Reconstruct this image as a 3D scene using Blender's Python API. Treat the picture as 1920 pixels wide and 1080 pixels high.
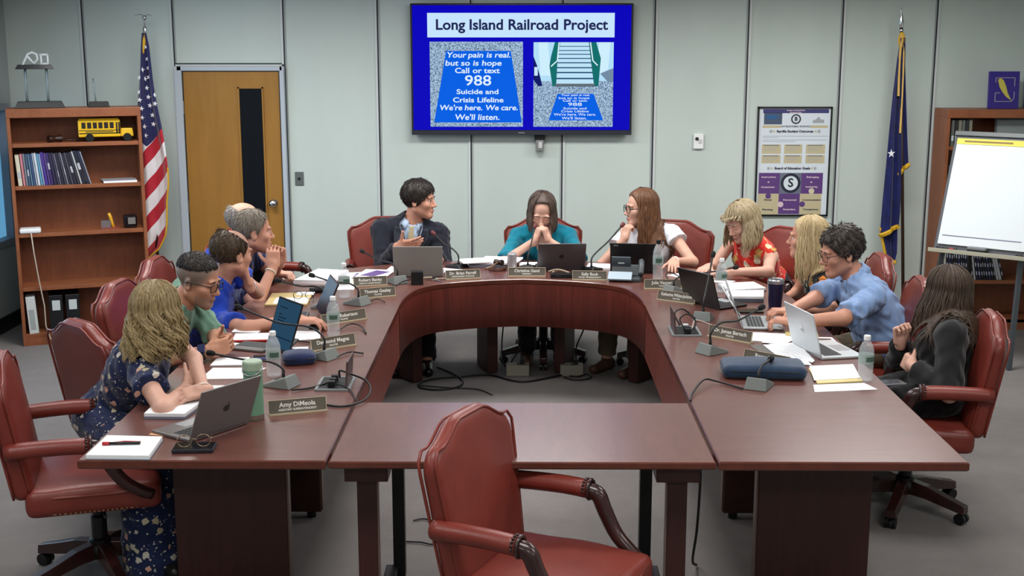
import bpy, bmesh, math, random
import numpy as np
from mathutils import Vector, Matrix, Euler
for o in list(bpy.data.objects): bpy.data.objects.remove(o)
random.seed(7); RNG = np.random.default_rng(7)
scn = bpy.context.scene
COL = scn.collection
# ------------------------------------------------------------------ camera, world, lights, exposure
cam = bpy.data.cameras.new('camera'); cam.sensor_width = 36.0; cam.lens = 36.0*2330/1920; cam.clip_end = 60
camo = bpy.data.objects.new('camera', cam); COL.objects.link(camo)
camo.location = (0, 0, 2.2)
camo.rotation_euler = (math.radians(90-11.0496), 0, math.radians(0.4827))
scn.camera = camo
scn.view_settings.view_transform = 'Standard'; scn.view_settings.look = 'None'
scn.view_settings.gamma = 1.0; scn.view_settings.use_curve_mapping = False
scn.view_settings.exposure = 0.0
try:
    scn.cycles.max_bounces = 8; scn.cycles.diffuse_bounces = 4; scn.cycles.glossy_bounces = 3
    scn.cycles.transmission_bounces = 6; scn.cycles.transparent_max_bounces = 8
    scn.cycles.caustics_reflective = False; scn.cycles.caustics_refractive = False
    scn.cycles.sample_clamp_indirect = 6.0
except Exception: pass
world = bpy.data.worlds.new('world'); scn.world = world; world.use_nodes = True
world.node_tree.nodes['Background'].inputs[0].default_value = (0.78, 0.80, 0.80, 1)
world.node_tree.nodes['Background'].inputs[1].default_value = 0.30
CEIL = 2.78
LAMPS = [(x, y) for y in (0.4, 3.2, 5.7, 8.0) for x in (-2.3, 0.0, 2.3)]
LAMP_W = {0.4: 21, 3.2: 27, 5.7: 25, 8.0: 47}
def area(name, loc, rot, sx, sy, w, color, spread=180):
    l = bpy.data.lights.new(name, 'AREA'); l.shape = 'RECTANGLE'; l.size = sx; l.size_y = sy
    l.energy = w; l.color = color; l.spread = math.radians(spread)
    o = bpy.data.objects.new(name, l); COL.objects.link(o); o.location = loc; o.rotation_euler = rot
    return o
for (x, y) in LAMPS:
    area('ceiling_light_glow', (x, y, CEIL-0.03), (0, 0, 0), 1.15, 0.55, LAMP_W[y], (1.0, 0.985, 0.965), 176)
area('window_daylight', (-3.96, 7.6, 1.5), (0, math.radians(-90), 0), 1.2, 2.2, 20, (0.62, 0.80, 1.0), 160)

# ------------------------------------------------------------------ materials
def lin(c):
    return tuple(((v/255)/12.92 if v/255 <= .04045 else ((v/255+.055)/1.055)**2.4) for v in c[:3]) + (1.0,)
MATS = {}
def mat(name, c=(200, 200, 200), rough=.6, metal=0, spec=.5, coat=0, trans=0, ior=1.45, emit=0, sheen=0, alpha=1):
    if name in MATS: return MATS[name]
    m = bpy.data.materials.new(name); m.use_nodes = True
    b = m.node_tree.nodes['Principled BSDF']; I = b.inputs
    I['Base Color'].default_value = lin(c); I['Roughness'].default_value = rough; I['Metallic'].default_value = metal
    I['Specular IOR Level'].default_value = spec; I['Coat Weight'].default_value = coat
    I['Transmission Weight'].default_value = trans; I['IOR'].default_value = ior; I['Sheen Weight'].default_value = sheen
    I['Alpha'].default_value = alpha
    if emit and name.startswith(('screen_', 'window_')): I['Base Color'].default_value = (.004, .004, .006, 1)
    if emit: I['Emission Color'].default_value = lin(c); I['Emission Strength'].default_value = emit
    MATS[name] = m; return m
class NT:
    def __init__(s, m): s.m = m; s.t = m.node_tree; s.b = s.t.nodes['Principled BSDF']
    def n(s, typ, **kw):
        x = s.t.nodes.new(typ)
        for k, v in kw.items():
            if k in x.inputs.keys() if isinstance(k, str) else False: x.inputs[k].default_value = v
            else: setattr(x, k, v)
        return x
    def l(s, a, b): s.t.links.new(a, b)
    def coords(s, scale=(1, 1, 1), rot=(0, 0, 0), src='Object'):
        tc = s.n('ShaderNodeTexCoord'); mp = s.n('ShaderNodeMapping')
        mp.inputs['Scale'].default_value = scale; mp.inputs['Rotation'].default_value = rot
        s.l(tc.outputs[src], mp.inputs[0]); return mp.outputs[0]
    def noise(s, vec, scale, detail=3, rough=.5, dist=0):
        x = s.n('ShaderNodeTexNoise'); x.inputs['Scale'].default_value = scale; x.inputs['Detail'].default_value = detail
        x.inputs['Roughness'].default_value = rough; x.inputs['Distortion'].default_value = dist
        s.l(vec, x.inputs['Vector']); return x.outputs['Fac']
    def vor(s, vec, scale, feature='F1', out='Distance', rnd=1.0):
        x = s.n('ShaderNodeTexVoronoi'); x.feature = feature; x.inputs['Scale'].default_value = scale; x.inputs['Randomness'].default_value = rnd
        s.l(vec, x.inputs['Vector']); return x.outputs[out]
    def ramp(s, fac, stops, interp='LINEAR'):
        r = s.n('ShaderNodeValToRGB'); r.color_ramp.interpolation = interp
        e = r.color_ramp.elements
        while len(e) < len(stops): e.new(.5)
        for q, (p, c) in zip(e, stops): q.position = p; q.color = lin(c) if isinstance(c, tuple) else (c, c, c, 1)
        s.l(fac, r.inputs[0]); return r.outputs[0]
    def math(s, op, a, b=None):
        x = s.n('ShaderNodeMath'); x.operation = op
        for i, v in enumerate((a, b)):
            if v is None: continue
            if isinstance(v, (int, float)): x.inputs[i].default_value = v
            else: s.l(v, x.inputs[i])
        return x.outputs[0]
    def mix(s, fac, a, b):
        x = s.n('ShaderNodeMix'); x.data_type = 'RGBA'
        for sock, v in ((x.inputs[0], fac), (x.inputs[6], a), (x.inputs[7], b)):
            if isinstance(v, tuple): sock.default_value = lin(v)
            elif isinstance(v, (int, float)): sock.default_value = v
            else: s.l(v, sock)
        return x.outputs[2]
    def color(s, c): s.l(c, s.b.inputs['Base Color'])
    def bump(s, h, strength=.3, dist=.01):
        x = s.n('ShaderNodeBump'); x.inputs['Strength'].default_value = strength; x.inputs['Distance'].default_value = dist
        s.l(h, x.inputs['Height']); s.l(x.outputs[0], s.b.inputs['Normal'])
def wood(name, c1, c2, rough=.35, scale=(1, 1, 9), coat=0, spec=.5, big=3.0):
    if name in MATS: return MATS[name]
    m = mat(name, c1, rough, coat=coat, spec=spec); N = NT(m)
    v = N.coords(scale)
    f = N.noise(v, big, 5, .6, .8); g = N.noise(v, big*9, 3, .5, .2)
    f2 = N.math('ADD', N.math('MULTIPLY', f, .75), N.math('MULTIPLY', g, .25))
    N.color(N.ramp(f2, [(.33, c1), (.66, c2)])); return m
def cloth(name, c, c2=None, rough=.85, scale=900, var=8, sheen=.2):
    if name in MATS: return MATS[name]
    m = mat(name, c, rough, spec=.2, sheen=sheen); N = NT(m); v = N.coords()
    c2 = c2 or tuple(max(0, x-var) for x in c)
    N.color(N.ramp(N.noise(v, 14, 4), [(.3, c2), (.7, c)]))
    N.bump(N.noise(v, scale, 2), .25, .002); return m
def plastic(name, c, rough=.45, **k): return mat(name, c, rough, **k)
def leather(name, c1, c2, rough=.38):
    if name in MATS: return MATS[name]
    m = mat(name, c1, rough, spec=.5); N = NT(m); v = N.coords()
    N.color(N.ramp(N.noise(v, 5, 4), [(.3, c1), (.7, c2)]))
    N.bump(N.vor(v, 260), .12, .003); return m

# ------------------------------------------------------------------ mesh helpers
class MB:
    def __init__(s): s.v = []; s.f = []; s.m = []; s.mi = 0
    def add(s, verts, faces, mi=None):
        k = len(s.v); s.v += [tuple(map(float, p)) for p in verts]
        s.f += [tuple(int(i)+k for i in f) for f in faces]; s.m += [s.mi if mi is None else mi]*len(faces); return s
    def box(s, c, d, rot=None, mi=None, top=1.0):
        x, y, z = (q/2 for q in d)
        P = [(-x, -y, -z), (x, -y, -z), (x, y, -z), (-x, y, -z), (-x*top, -y*top, z), (x*top, -y*top, z), (x*top, y*top, z), (-x*top, y*top, z)]
        R = rot if isinstance(rot, Matrix) else (Euler(rot).to_matrix() if rot else Matrix.Identity(3))
        P = [tuple(R @ Vector(p)+Vector(c)) for p in P]
        return s.add(P, [(0, 3, 2, 1), (4, 5, 6, 7), (0, 1, 5, 4), (1, 2, 6, 5), (2, 3, 7, 6), (3, 0, 4, 7)], mi)
    def prism(s, pts, z0, z1, mi=None):      # outline in xy (ccw), extruded in z
        n = len(pts); P = [(x, y, z0) for x, y in pts]+[(x, y, z1) for x, y in pts]
        F = [tuple(range(n-1, -1, -1)), tuple(range(n, 2*n))]+[(i, (i+1) % n, n+(i+1) % n, n+i) for i in range(n)]
        return s.add(P, F, mi)
    def xf(s, M, k0=0):
        M = M if isinstance(M, Matrix) else Matrix(M)
        s.v[k0:] = [tuple(M @ Vector(p)) for p in s.v[k0:]]; return s
    def tube(s, path, r, n=8, mi=None, closed=False, flat=1.0, up=None):
        P = np.array(path, float); L = len(P); r = np.broadcast_to(np.array(r, float), (L,))
        T = np.gradient(P, axis=0) if not closed else np.roll(P, -1, 0)-np.roll(P, 1, 0)
        T /= np.linalg.norm(T, axis=1)[:, None]+1e-9
        a = np.array(up if up is not None else ((0, 0, 1) if abs(T[0][2]) < .9 else (1, 0, 0)), float)
        V = []
        for i in range(L):
            t = T[i]; a = a-t*(a@t); a /= np.linalg.norm(a)+1e-9; b = np.cross(t, a)
            for j in range(n):
                w = 2*math.pi*j/n; V.append(P[i]+r[i]*(a*math.cos(w)*flat+b*math.sin(w)))
        F = [(i*n+j, i*n+(j+1) % n, (i+1)*n+(j+1) % n, (i+1)*n+j) for i in range(L-1) for j in range(n)]
        if closed: F += [((L-1)*n+j, (L-1)*n+(j+1) % n, (j+1) % n, j) for j in range(n)]
        else: F += [tuple(range(n-1, -1, -1)), tuple((L-1)*n+j for j in range(n))]
        return s.add(V, F, mi)
    def lathe(s, prof, c=(0, 0, 0), n=20, mi=None, cap=True):
        V = [(c[0]+r*math.cos(2*math.pi*j/n), c[1]+r*math.sin(2*math.pi*j/n), c[2]+z) for r, z in prof for j in range(n)]
        L = len(prof); F = [(i*n+j, i*n+(j+1) % n, (i+1)*n+(j+1) % n, (i+1)*n+j) for i in range(L-1) for j in range(n)]
        if cap: F += [tuple(range(n-1, -1, -1)), tuple((L-1)*n+j for j in range(n))]
        return s.add(V, F, mi)
    def ball(s, c, r, n=12, mi=None, rot=None):
        r = (r, r, r) if isinstance(r, (int, float)) else r; k = len(s.v)
        s.lathe([(math.sin(math.pi*i/n) if 0 < i < n else .001, -math.cos(math.pi*i/n)) for i in range(n+1)], (0, 0, 0), n+4, mi)
        R = rot if rot is not None else Matrix.Identity(3)
        s.v[k:] = [tuple(R @ Vector((p[0]*r[0], p[1]*r[1], p[2]*r[2]))+Vector(c)) for p in s.v[k:]]; return s
    def cyl(s, a, b, r, n=12, mi=None, r2=None): return s.tube([a, b], [r, r if r2 is None else r2], n, mi)
    def surf(s, G, mi=None, closed_u=False):     # grid of points G[i][j]
        G = np.array(G); a, b = G.shape[:2]
        F = [(i*b+j, (i+1)*b+j, (i+1)*b+(j+1) % b, i*b+(j+1) % b) for i in range(a-1) for j in range(b if closed_u else b-1)]
        return s.add(G.reshape(-1, 3), F, mi)
def Rz(a): return Matrix.Rotation(a, 3, 'Z')
def T4(loc=(0, 0, 0), rz=0, rx=0, ry=0): return Matrix.Translation(loc) @ Euler((rx, ry, rz)).to_matrix().to_4x4()
def worldloc(p):
    M = Matrix.Identity(4); ch = []
    while p: ch.append(p); p = p.parent
    for q in reversed(ch): M = M @ (Matrix.Translation(q.location) @ q.rotation_euler.to_matrix().to_4x4())
    return M
def obj(name, mb, mats, parent=None, smooth=False, bevel=0, world=False, segs=2, auto=False):
    """link one mesh object; vertices are in the parent's frame, or in world space when world=True"""
    me = bpy.data.meshes.new(name)
    V, F = mb.v, mb.f
    if world and parent: Mi = worldloc(parent).inverted(); V = [tuple(Mi @ Vector(p)) for p in V]
    me.from_pydata(V, [], F); me.update()
    mats = mats if isinstance(mats, (list, tuple)) else [mats]
    for m in mats: me.materials.append(m)
    if any(mb.m): me.polygons.foreach_set('material_index', mb.m)
    if smooth or auto: me.polygons.foreach_set('use_smooth', [True]*len(me.polygons))
    if auto:
        try: me.set_sharp_from_angle(angle=math.radians(38))
        except Exception: pass
    o = bpy.data.objects.new(name, me); COL.objects.link(o)
    if parent: o.parent = parent
    if bevel:
        b = o.modifiers.new('bevel', 'BEVEL'); b.width = bevel; b.segments = segs; b.limit_method = 'ANGLE'; b.angle_limit = math.radians(40)
    return o
def obj_np(name, V, F, mats, parent=None, smooth=True, attrs=None, world=True):
    me = bpy.data.meshes.new(name); V = np.asarray(V, float); F = np.asarray(F, np.int32)
    if world and parent:
        Mi = np.array(worldloc(parent).inverted()); V = V@Mi[:3, :3].T+Mi[:3, 3]
    me.vertices.add(len(V)); me.vertices.foreach_set('co', V.astype(np.float32).ravel())
    k = F.shape[1]; me.loops.add(len(F)*k); me.loops.foreach_set('vertex_index', F.ravel())
    me.polygons.add(len(F)); me.polygons.foreach_set('loop_start', np.arange(0, len(F)*k, k, dtype=np.int32))
    me.polygons.foreach_set('loop_total', np.full(len(F), k, np.int32))
    if smooth: me.polygons.foreach_set('use_smooth', np.ones(len(F), bool))
    me.update(calc_edges=True)
    for m in (mats if isinstance(mats, (list, tuple)) else [mats]): me.materials.append(m)
    for n, a in (attrs or {}).items():
        at = me.attributes.new(n, 'FLOAT', 'POINT'); at.data.foreach_set('value', np.asarray(a, np.float32))
    o = bpy.data.objects.new(name, me); COL.objects.link(o)
    if parent: o.parent = parent
    return o
def tag(o, label, cat, group=None, kind=None):
    o['label'] = label; o['category'] = cat
    if group: o['group'] = group
    if kind: o['kind'] = kind
    return o
def thing(name, label, cat, loc=(0, 0, 0), rz=0, group=None, rot=None):
    o = bpy.data.objects.new(name, None); o.empty_display_size = .1; COL.objects.link(o)
    o.location = loc; o.rotation_euler = rot if rot else (0, 0, rz)
    return tag(o, label, cat, group)
def struct(name, mb, m, label=None, bevel=0, parent=None):
    o = obj(name, mb, m, parent, bevel=bevel)
    if not parent:
        o['kind'] = 'structure'; o['label'] = label or name; o['category'] = name.split('_')[0]
    return o
def dup(root, loc, rz, label=None, group=None):
    def cp(o, p):
        c = o.copy(); COL.objects.link(c)
        if p: c.parent = p
        for ch in list(o.children): cp(ch, c)
        return c
    r = cp(root, None); r.location = loc; r.rotation_euler = (0, 0, rz)
    if label: r['label'] = label
    if group: r['group'] = group
    return r
def text(name, s, size, m, parent, loc, rot=(0, 0, 0), bold=0, align='CENTER', ext=0.0, sx=1.0, shear=0):
    cu = bpy.data.curves.new(name, 'FONT'); cu.body = s; cu.size = size; cu.align_x = align; cu.align_y = 'CENTER'
    cu.offset = bold; cu.extrude = ext; cu.shear = shear; cu.resolution_u = 3
    t = bpy.data.objects.new(name, cu); COL.objects.link(t)
    dg = bpy.context.evaluated_depsgraph_get(); dg.update()
    me = bpy.data.meshes.new_from_object(t.evaluated_get(dg)); bpy.data.objects.remove(t)
    me.materials.clear(); me.materials.append(m)
    o = bpy.data.objects.new(name, me); COL.objects.link(o); o.parent = parent
    o.location = loc; o.rotation_euler = rot; o.scale = (sx, 1, 1); return o
def bez(pts, n=24):          # smooth path through points (Catmull-Rom)
    P = [np.array(p, float) for p in pts]; P = [2*P[0]-P[1]]+P+[2*P[-1]-P[-2]]; out = []
    seg = len(P)-3; per = max(2, n//seg)
    for i in range(seg):
        a, b, c, d = P[i:i+4]
        for t in np.linspace(0, 1, per, endpoint=(i == seg-1)):
            out.append(.5*((2*b)+(-a+c)*t+(2*a-5*b+4*c-d)*t*t+(-a+3*b-3*c+d)*t**3))
    return np.array(out)

# ------------------------------------------------------------------ signed-distance modelling (soft shapes: bodies, clothes, upholstery)
def cone(a, b, r1, r2, k=.02): return ('c', np.array(a, float), np.array(b, float), r1, r2, k)
def ell(c, r, R=None, k=.03): return ('e', np.array(c, float), np.array(r, float), np.eye(3) if R is None else np.array(R, float), k)
def cutcone(a, b, r1, r2, t, k=.015, flare=0): return ('x', np.array(a, float), np.array(b, float), r1, r2, t, flare, k)
def rbox(c, half, rnd, R=None, k=.02): return ('b', np.array(c, float), np.array(half, float), np.eye(3) if R is None else np.array(R, float), rnd, k)
def pdist(p, X, Y, Z):
    if p[0] == 'b':
        c, h, R, rn = p[1:5]; x, y, z = X-c[0], Y-c[1], Z-c[2]
        q = [np.abs(R[0, i]*x+R[1, i]*y+R[2, i]*z)-h[i]+rn for i in range(3)]
        return np.sqrt(sum(np.maximum(a, 0)**2 for a in q))+np.minimum(np.maximum(np.maximum(q[0], q[1]), q[2]), 0)-rn
    if p[0] in 'cx':
        a, b, r1, r2 = p[1:5]; d = b-a; L2 = d@d+1e-12
        x, y, z = X-a[0], Y-a[1], Z-a[2]; tt = (x*d[0]+y*d[1]+z*d[2])/L2; t = np.clip(tt, 0, 1)
        D = np.sqrt((x-t*d[0])**2+(y-t*d[1])**2+(z-t*d[2])**2)-(r1+(r2-r1)*t)
        if p[0] == 'x':
            D = D-p[6]*np.clip((tt-p[5]+.35)/.35, 0, 1); D = np.maximum(D, (tt-p[5])*math.sqrt(L2))
        return D
    c, r, R = p[1:4]; x, y, z = X-c[0], Y-c[1], Z-c[2]
    q = [(R[0, i]*x+R[1, i]*y+R[2, i]*z)/r[i] for i in range(3)]
    k0 = np.sqrt(q[0]**2+q[1]**2+q[2]**2)+1e-9
    k1 = np.sqrt((q[0]/r[0])**2+(q[1]/r[1])**2+(q[2]/r[2])**2)+1e-9
    return k0*(k0-1)/k1
def pbox(p):
    if p[0] in 'cx':
        m = p[3]+(p[6] if p[0] == 'x' else 0), p[4]+(p[6] if p[0] == 'x' else 0)
        return np.minimum(p[1]-m[0], p[2]-m[1]), np.maximum(p[1]+m[0], p[2]+m[1])
    e = np.sqrt(((p[3]*p[2])**2).sum(1)); return p[1]-e, p[1]+e
def inflate(p, e):
    if p[0] in 'cx': return p[:3]+(p[3]+e, p[4]+e)+p[5:]
    return p[:2]+(p[2]+e,)+p[3:]
def sdf_at(prims, P):
    D = np.full(len(P), 1e3)
    for p in prims:
        b = pdist(p, P[:, 0], P[:, 1], P[:, 2]); k = p[-1]
        h = np.clip(.5+.5*(D-b)/k, 0, 1); D = D*(1-h)+b*h-k*h*(1-h)
    return D
def axis(lo, hi, coarse, fine, spans):
    xs = [lo]
    while xs[-1] < hi:
        x = xs[-1]; near = any(a-coarse <= x <= b for a, b in spans); xs.append(x+(fine if near else coarse))
    return np.array(xs)
class Field:
    def __init__(s, prims, coarse=.01, fine=None, spans=None, pad=.03):
        B = [pbox(p) for p in prims]; lo = np.min([b[0] for b in B], 0)-pad; hi = np.max([b[1] for b in B], 0)+pad
        fine = fine or coarse; spans = spans or []
        s.ax = [axis(lo[i], hi[i], coarse, fine, [(a[i], b[i]) for a, b in spans]) for i in range(3)]
        s.D = np.full([len(a) for a in s.ax], 1e3, np.float32); s.m = coarse*2.5
        for p in prims: s.add(p)
    def sl(s, lo, hi, e):
        S = [slice(max(0, np.searchsorted(a, lo[i]-e)-1), np.searchsorted(a, hi[i]+e)+1) for i, a in enumerate(s.ax)]
        return tuple(S), [a[S[i]].reshape([-1 if j == i else 1 for j in range(3)]) for i, a in enumerate(s.ax)]
    def add(s, p):
        lo, hi = pbox(p); k = p[-1]; S, (X, Y, Z) = s.sl(lo, hi, k+s.m)
        if 0 in s.D[S].shape: return
        b = pdist(p, X, Y, Z); A = s.D[S]; h = np.clip(.5+.5*(A-b)/k, 0, 1)
        s.D[S] = A*(1-h)+b*h-k*h*(1-h)
    def cut(s, p, k=.006):
        lo, hi = pbox(p); S, (X, Y, Z) = s.sl(lo, hi, k+s.m)
        if 0 in s.D[S].shape: return
        b = -pdist(p, X, Y, Z); A = s.D[S]; A = np.minimum(A, 10.0); h = np.clip(.5-.5*(A-b)/k, 0, 1)
        s.D[S] = A*(1-h)+b*h+k*h*(1-h)
    def half(s, pt, n, k=.004):               # keep the side where (p-pt).n < 0
        X, Y, Z = [a.reshape([-1 if j == i else 1 for j in range(3)]) for i, a in enumerate(s.ax)]
        n = np.array(n, float); n /= np.linalg.norm(n); b = (X-pt[0])*n[0]+(Y-pt[1])*n[1]+(Z-pt[2])*n[2]
        s.D = np.maximum(s.D, b)
    def grid(s): return [a.reshape([-1 if j == i else 1 for j in range(3)]) for i, a in enumerate(s.ax)]
    def mesh(s):
        D = s.D; I = D < 0; nx, ny, nz = D.shape
        c = np.zeros((nx-1, ny-1, nz-1), np.int8)
        for i in (0, 1):
            for j in (0, 1):
                for k in (0, 1): c += I[i:nx-1+i, j:ny-1+j, k:nz-1+k]
        act = (c > 0) & (c < 8); ci, cj, ck = np.nonzero(act); n = len(ci)
        idx = np.full(act.shape, -1, np.int32); idx[act] = np.arange(n, dtype=np.int32)
        P = np.zeros((n, 3)); W = np.zeros(n)
        co = lambda i, j, k: np.stack([s.ax[0][i], s.ax[1][j], s.ax[2][k]], 1)
        for a in range(3):
            o = [(0, 0), (0, 1), (1, 0), (1, 1)]
            for u, v in o:
                e0 = [0, 0, 0]; e0[(a+1) % 3] = u; e0[(a+2) % 3] = v; e1 = list(e0); e1[a] = 1
                i0 = (ci+e0[0], cj+e0[1], ck+e0[2]); i1 = (ci+e1[0], cj+e1[1], ck+e1[2])
                d0, d1 = D[i0].astype(float), D[i1].astype(float); x = (d0 < 0) != (d1 < 0)
                t = np.where(x, d0/np.where(x, d0-d1, 1), 0)[:, None]
                q = co(*i0)*(1-t)+co(*i1)*t; P[x] += q[x]; W[x] += 1
        P /= W[:, None]; F = []
        for a in range(3):
            sl0 = [slice(1, -1)]*3; sl0[a] = slice(0, D.shape[a]-1); sl1 = list(sl0); sl1[a] = slice(1, D.shape[a])
            x0 = I[tuple(sl0)]; x1 = I[tuple(sl1)]; ed = np.array(np.nonzero(x0 != x1)); fl = x0[tuple(ed)]
            base = ed+1; base[a] -= 1; b, c2 = (a+1) % 3, (a+2) % 3
            def cell(u, v): q = base.copy(); q[b] -= u; q[c2] -= v; return idx[tuple(q)]
            Q = np.stack([cell(0, 0), cell(1, 0), cell(1, 1), cell(0, 1)], 1); Q[~fl] = Q[~fl][:, ::-1]; F.append(Q)
        return P, np.concatenate(F)
def sdf_obj(name, prims, m, parent, coarse=.01, cuts=(), warp=None, **k):
    f = Field(prims, coarse, **k)
    for c in cuts: f.cut(c)
    if warp is not None: X, Y, Z = f.grid(); f.D = f.D+warp(X, Y, Z).astype(np.float32)
    V, F = f.mesh(); return obj_np(name, V, F, m, parent)
# ------------------------------------------------------------------ common materials
M_wall = mat('wall_vinyl', (192, 204, 199), .62, spec=.3)
_N = NT(M_wall); _v = _N.coords((1, 1, .25)); _N.color(_N.ramp(_N.noise(_v, 2.2, 3), [(.3, (188, 200, 195)), (.7, (196, 208, 203))])); _N.bump(_N.noise(_N.coords(), 500, 2), .05, .002)
M_carpet = mat('carpet', (112, 112, 117), .95, spec=.1)
_N = NT(M_carpet); _v = _N.coords()
_a = _N.noise(_v, 1.3, 4); _b = _N.noise(_v, 260, 2); _c = _N.noise(_v, 9, 5)
_s = _N.math('ADD', _N.math('ADD', _N.math('MULTIPLY', _a, .14), _N.math('MULTIPLY', _b, .72)), _N.math('MULTIPLY', _c, .14))
_N.color(_N.ramp(_s, [(.34, (108, 104, 103)), (.66, (140, 135, 133))])); _N.bump(_b, .5, .006)
M_ceil = mat('ceiling_tile', (225, 225, 222), .9)
M_seam = mat('seam_dark', (30, 38, 40), .6)
M_alum = mat('aluminium_trim', (196, 202, 208), .4, metal=.25)
M_black = plastic('black_plastic', (14, 14, 16), .4)
M_dark = plastic('dark_plastic', (34, 35, 38), .5)
M_chrome = mat('chrome', (215, 217, 220), .18, metal=1)
M_steel = mat('brushed_steel', (165, 168, 170), .35, metal=.9)
M_white = plastic('white_plastic', (232, 234, 234), .5)
M_paper = mat('paper', (240, 243, 246), .8, spec=.2)
M_grey = plastic('grey_plastic', (120, 124, 126), .55)
M_gold = mat('gold_fringe', (214, 168, 36), .6)
M_cherry = wood('cherry_veneer', (126, 72, 44), (150, 90, 57), .45, (1.2, 9, 1.2))
M_cherry_dk = wood('cherry_back', (118, 66, 41), (138, 81, 51), .5, (6, 6, 1))
M_oak = wood('oak_door', (148, 106, 46), (160, 117, 54), .4, (5, 5, .6), spec=.4)
YB = 9.9; XL = -4.05; XR = 4.5; YF = -1.6
# ------------------------------------------------------------------ room shell
struct('floor', MB().box(((XL+XR)/2, (YB+YF)/2, -.05), (XR-XL+.4, YB-YF+.4, .1)), M_carpet, 'grey carpet floor')
struct('ceiling', MB().box(((XL+XR)/2, (YB+YF)/2, CEIL+.05), (XR-XL+.4, YB-YF+.4, .1)), M_ceil)
struct('wall_back', MB().box(((XL+XR)/2, YB+.06, CEIL/2), (XR-XL+.4, .12, CEIL)), M_wall, 'grey panelled back wall')
struct('wall_right', MB().box((XR+.06, (YB+YF)/2, CEIL/2), (.12, YB-YF, CEIL)), M_wall)
struct('wall_front', MB().box(((XL+XR)/2, YF-.06, CEIL/2), (XR-XL+.4, .12, CEIL)), M_wall)
wy0, wy1, wz0, wz1 = 5.2, 9.83, .66, 1.75
b = MB(); xx = XL-.06
b.box((xx, (YF+wy0)/2, CEIL/2), (.12, wy0-YF, CEIL)).box((xx, (wy1+YB)/2, CEIL/2), (.12, YB-wy1, CEIL))
b.box((xx, (wy0+wy1)/2, wz0/2), (.12, wy1-wy0, wz0)).box((xx, (wy0+wy1)/2, (wz1+CEIL)/2), (.12, wy1-wy0, CEIL-wz1))
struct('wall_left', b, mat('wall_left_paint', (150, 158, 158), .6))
b = MB(); b.box((XL-.09, (wy0+wy1)/2, (wz0+wz1)/2), (.02, wy1-wy0, wz1-wz0))
w = struct('window_1', b, mat('window_sky', (104, 170, 214), .3, emit=.75), 'daylit window in the left wall')
b = MB()
for y in (wy0+.02, (wy0+wy1)/2, wy1-.02): b.box((XL-.04, y, (wz0+wz1)/2), (.06, .04, wz1-wz0))
for z in (wz0+.02, wz1-.02): b.box((XL-.03, (wy0+wy1)/2, z), (.09, wy1-wy0, .05))
obj('window_frame', b, mat('window_frame', (128, 132, 140), .5), w)
struct('baseboard_left', MB().box((XL+.008, (YF+YB)/2, .06), (.016, YB-YF, .12)), M_black)
struct('baseboard_back', MB().box(((XL-2.74)/2, YB-.008, .05), (-2.74-XL, .016, .1)).box(((XR-1.86)/2, YB-.008, .05), (XR+1.86, .016, .1)), M_black)
SEAMS = (-3.44, -2.732, -1.867, -1.132, -.407, .314, 1.03, 1.757, 2.487, 3.217, 3.94)
for i, x in enumerate(SEAMS):
    b = MB(); sgn = 1 if x < .2 else -1
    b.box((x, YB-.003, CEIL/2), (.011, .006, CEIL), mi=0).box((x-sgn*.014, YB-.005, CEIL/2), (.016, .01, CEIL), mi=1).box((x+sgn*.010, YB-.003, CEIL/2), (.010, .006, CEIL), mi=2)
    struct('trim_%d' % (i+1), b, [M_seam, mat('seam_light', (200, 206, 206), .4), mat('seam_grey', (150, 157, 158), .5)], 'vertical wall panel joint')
b = MB(); b.box((-2.3, YB-.003, 2.058), (.855, .006, .010), mi=0).box((-2.3, YB-.005, 2.047), (.855, .01, .012), mi=1)
struct('trim_12', b, [M_seam, mat('seam_light', (200, 206, 206), .4)], 'panel joint above the door')
# door
b = MB().box((-2.288, YB-.02, 1.0), (.752, .04, 2.0))
d = struct('door_1', b, M_oak, 'ochre wooden door with narrow dark glass', bevel=.003)
b = MB(); b.box((-2.70, YB-.03, 1.02), (.058, .06, 2.04)).box((-1.886, YB-.03, 1.02), (.034, .06, 2.04)).box((-2.294, YB-.03, 2.022), (.83, .06, .036))
obj('door_frame', b, mat('door_frame_paint', (176, 186, 196), .45), d, bevel=.004)
b = MB(); b.box((-2.668, YB-.043, 1.0), (.008, .004, 2.0)).box((-1.908, YB-.043, 1.0), (.007, .004, 2.0)).box((-2.288, YB-.043, 2.001), (.76, .004, .007)); obj('door_gap', b, M_seam, d)
obj('vision_panel', MB().box((-2.137, YB-.042, 1.20), (.178, .008, 1.335)), mat('dark_glass', (16, 20, 26), .15, spec=.4), d)
b = MB()
for x in (-2.231, -2.043): b.box((x, YB-.045, 1.2), (.012, .014, 1.36))
for z in (.526, 1.873): b.box((-2.137, YB-.045, z), (.2, .014, .012))
obj('panel_bead', b, M_oak, d)
b = MB().lathe([(.03, 0), (.03, .008), (.012, .012), (.012, .035), (.026, .045), (.03, .06), (.02, .072), (.001, .074)], n=20)
b.xf(T4((-1.985, YB-.04, .965), rx=math.pi/2)); obj('door_knob', b, M_chrome, d, smooth=True)
for z in (1.72, .93, .2): obj('hinge', MB().cyl((-2.672, YB-.05, z-.05), (-2.672, YB-.05, z+.05), .009), M_steel, d)
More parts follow.
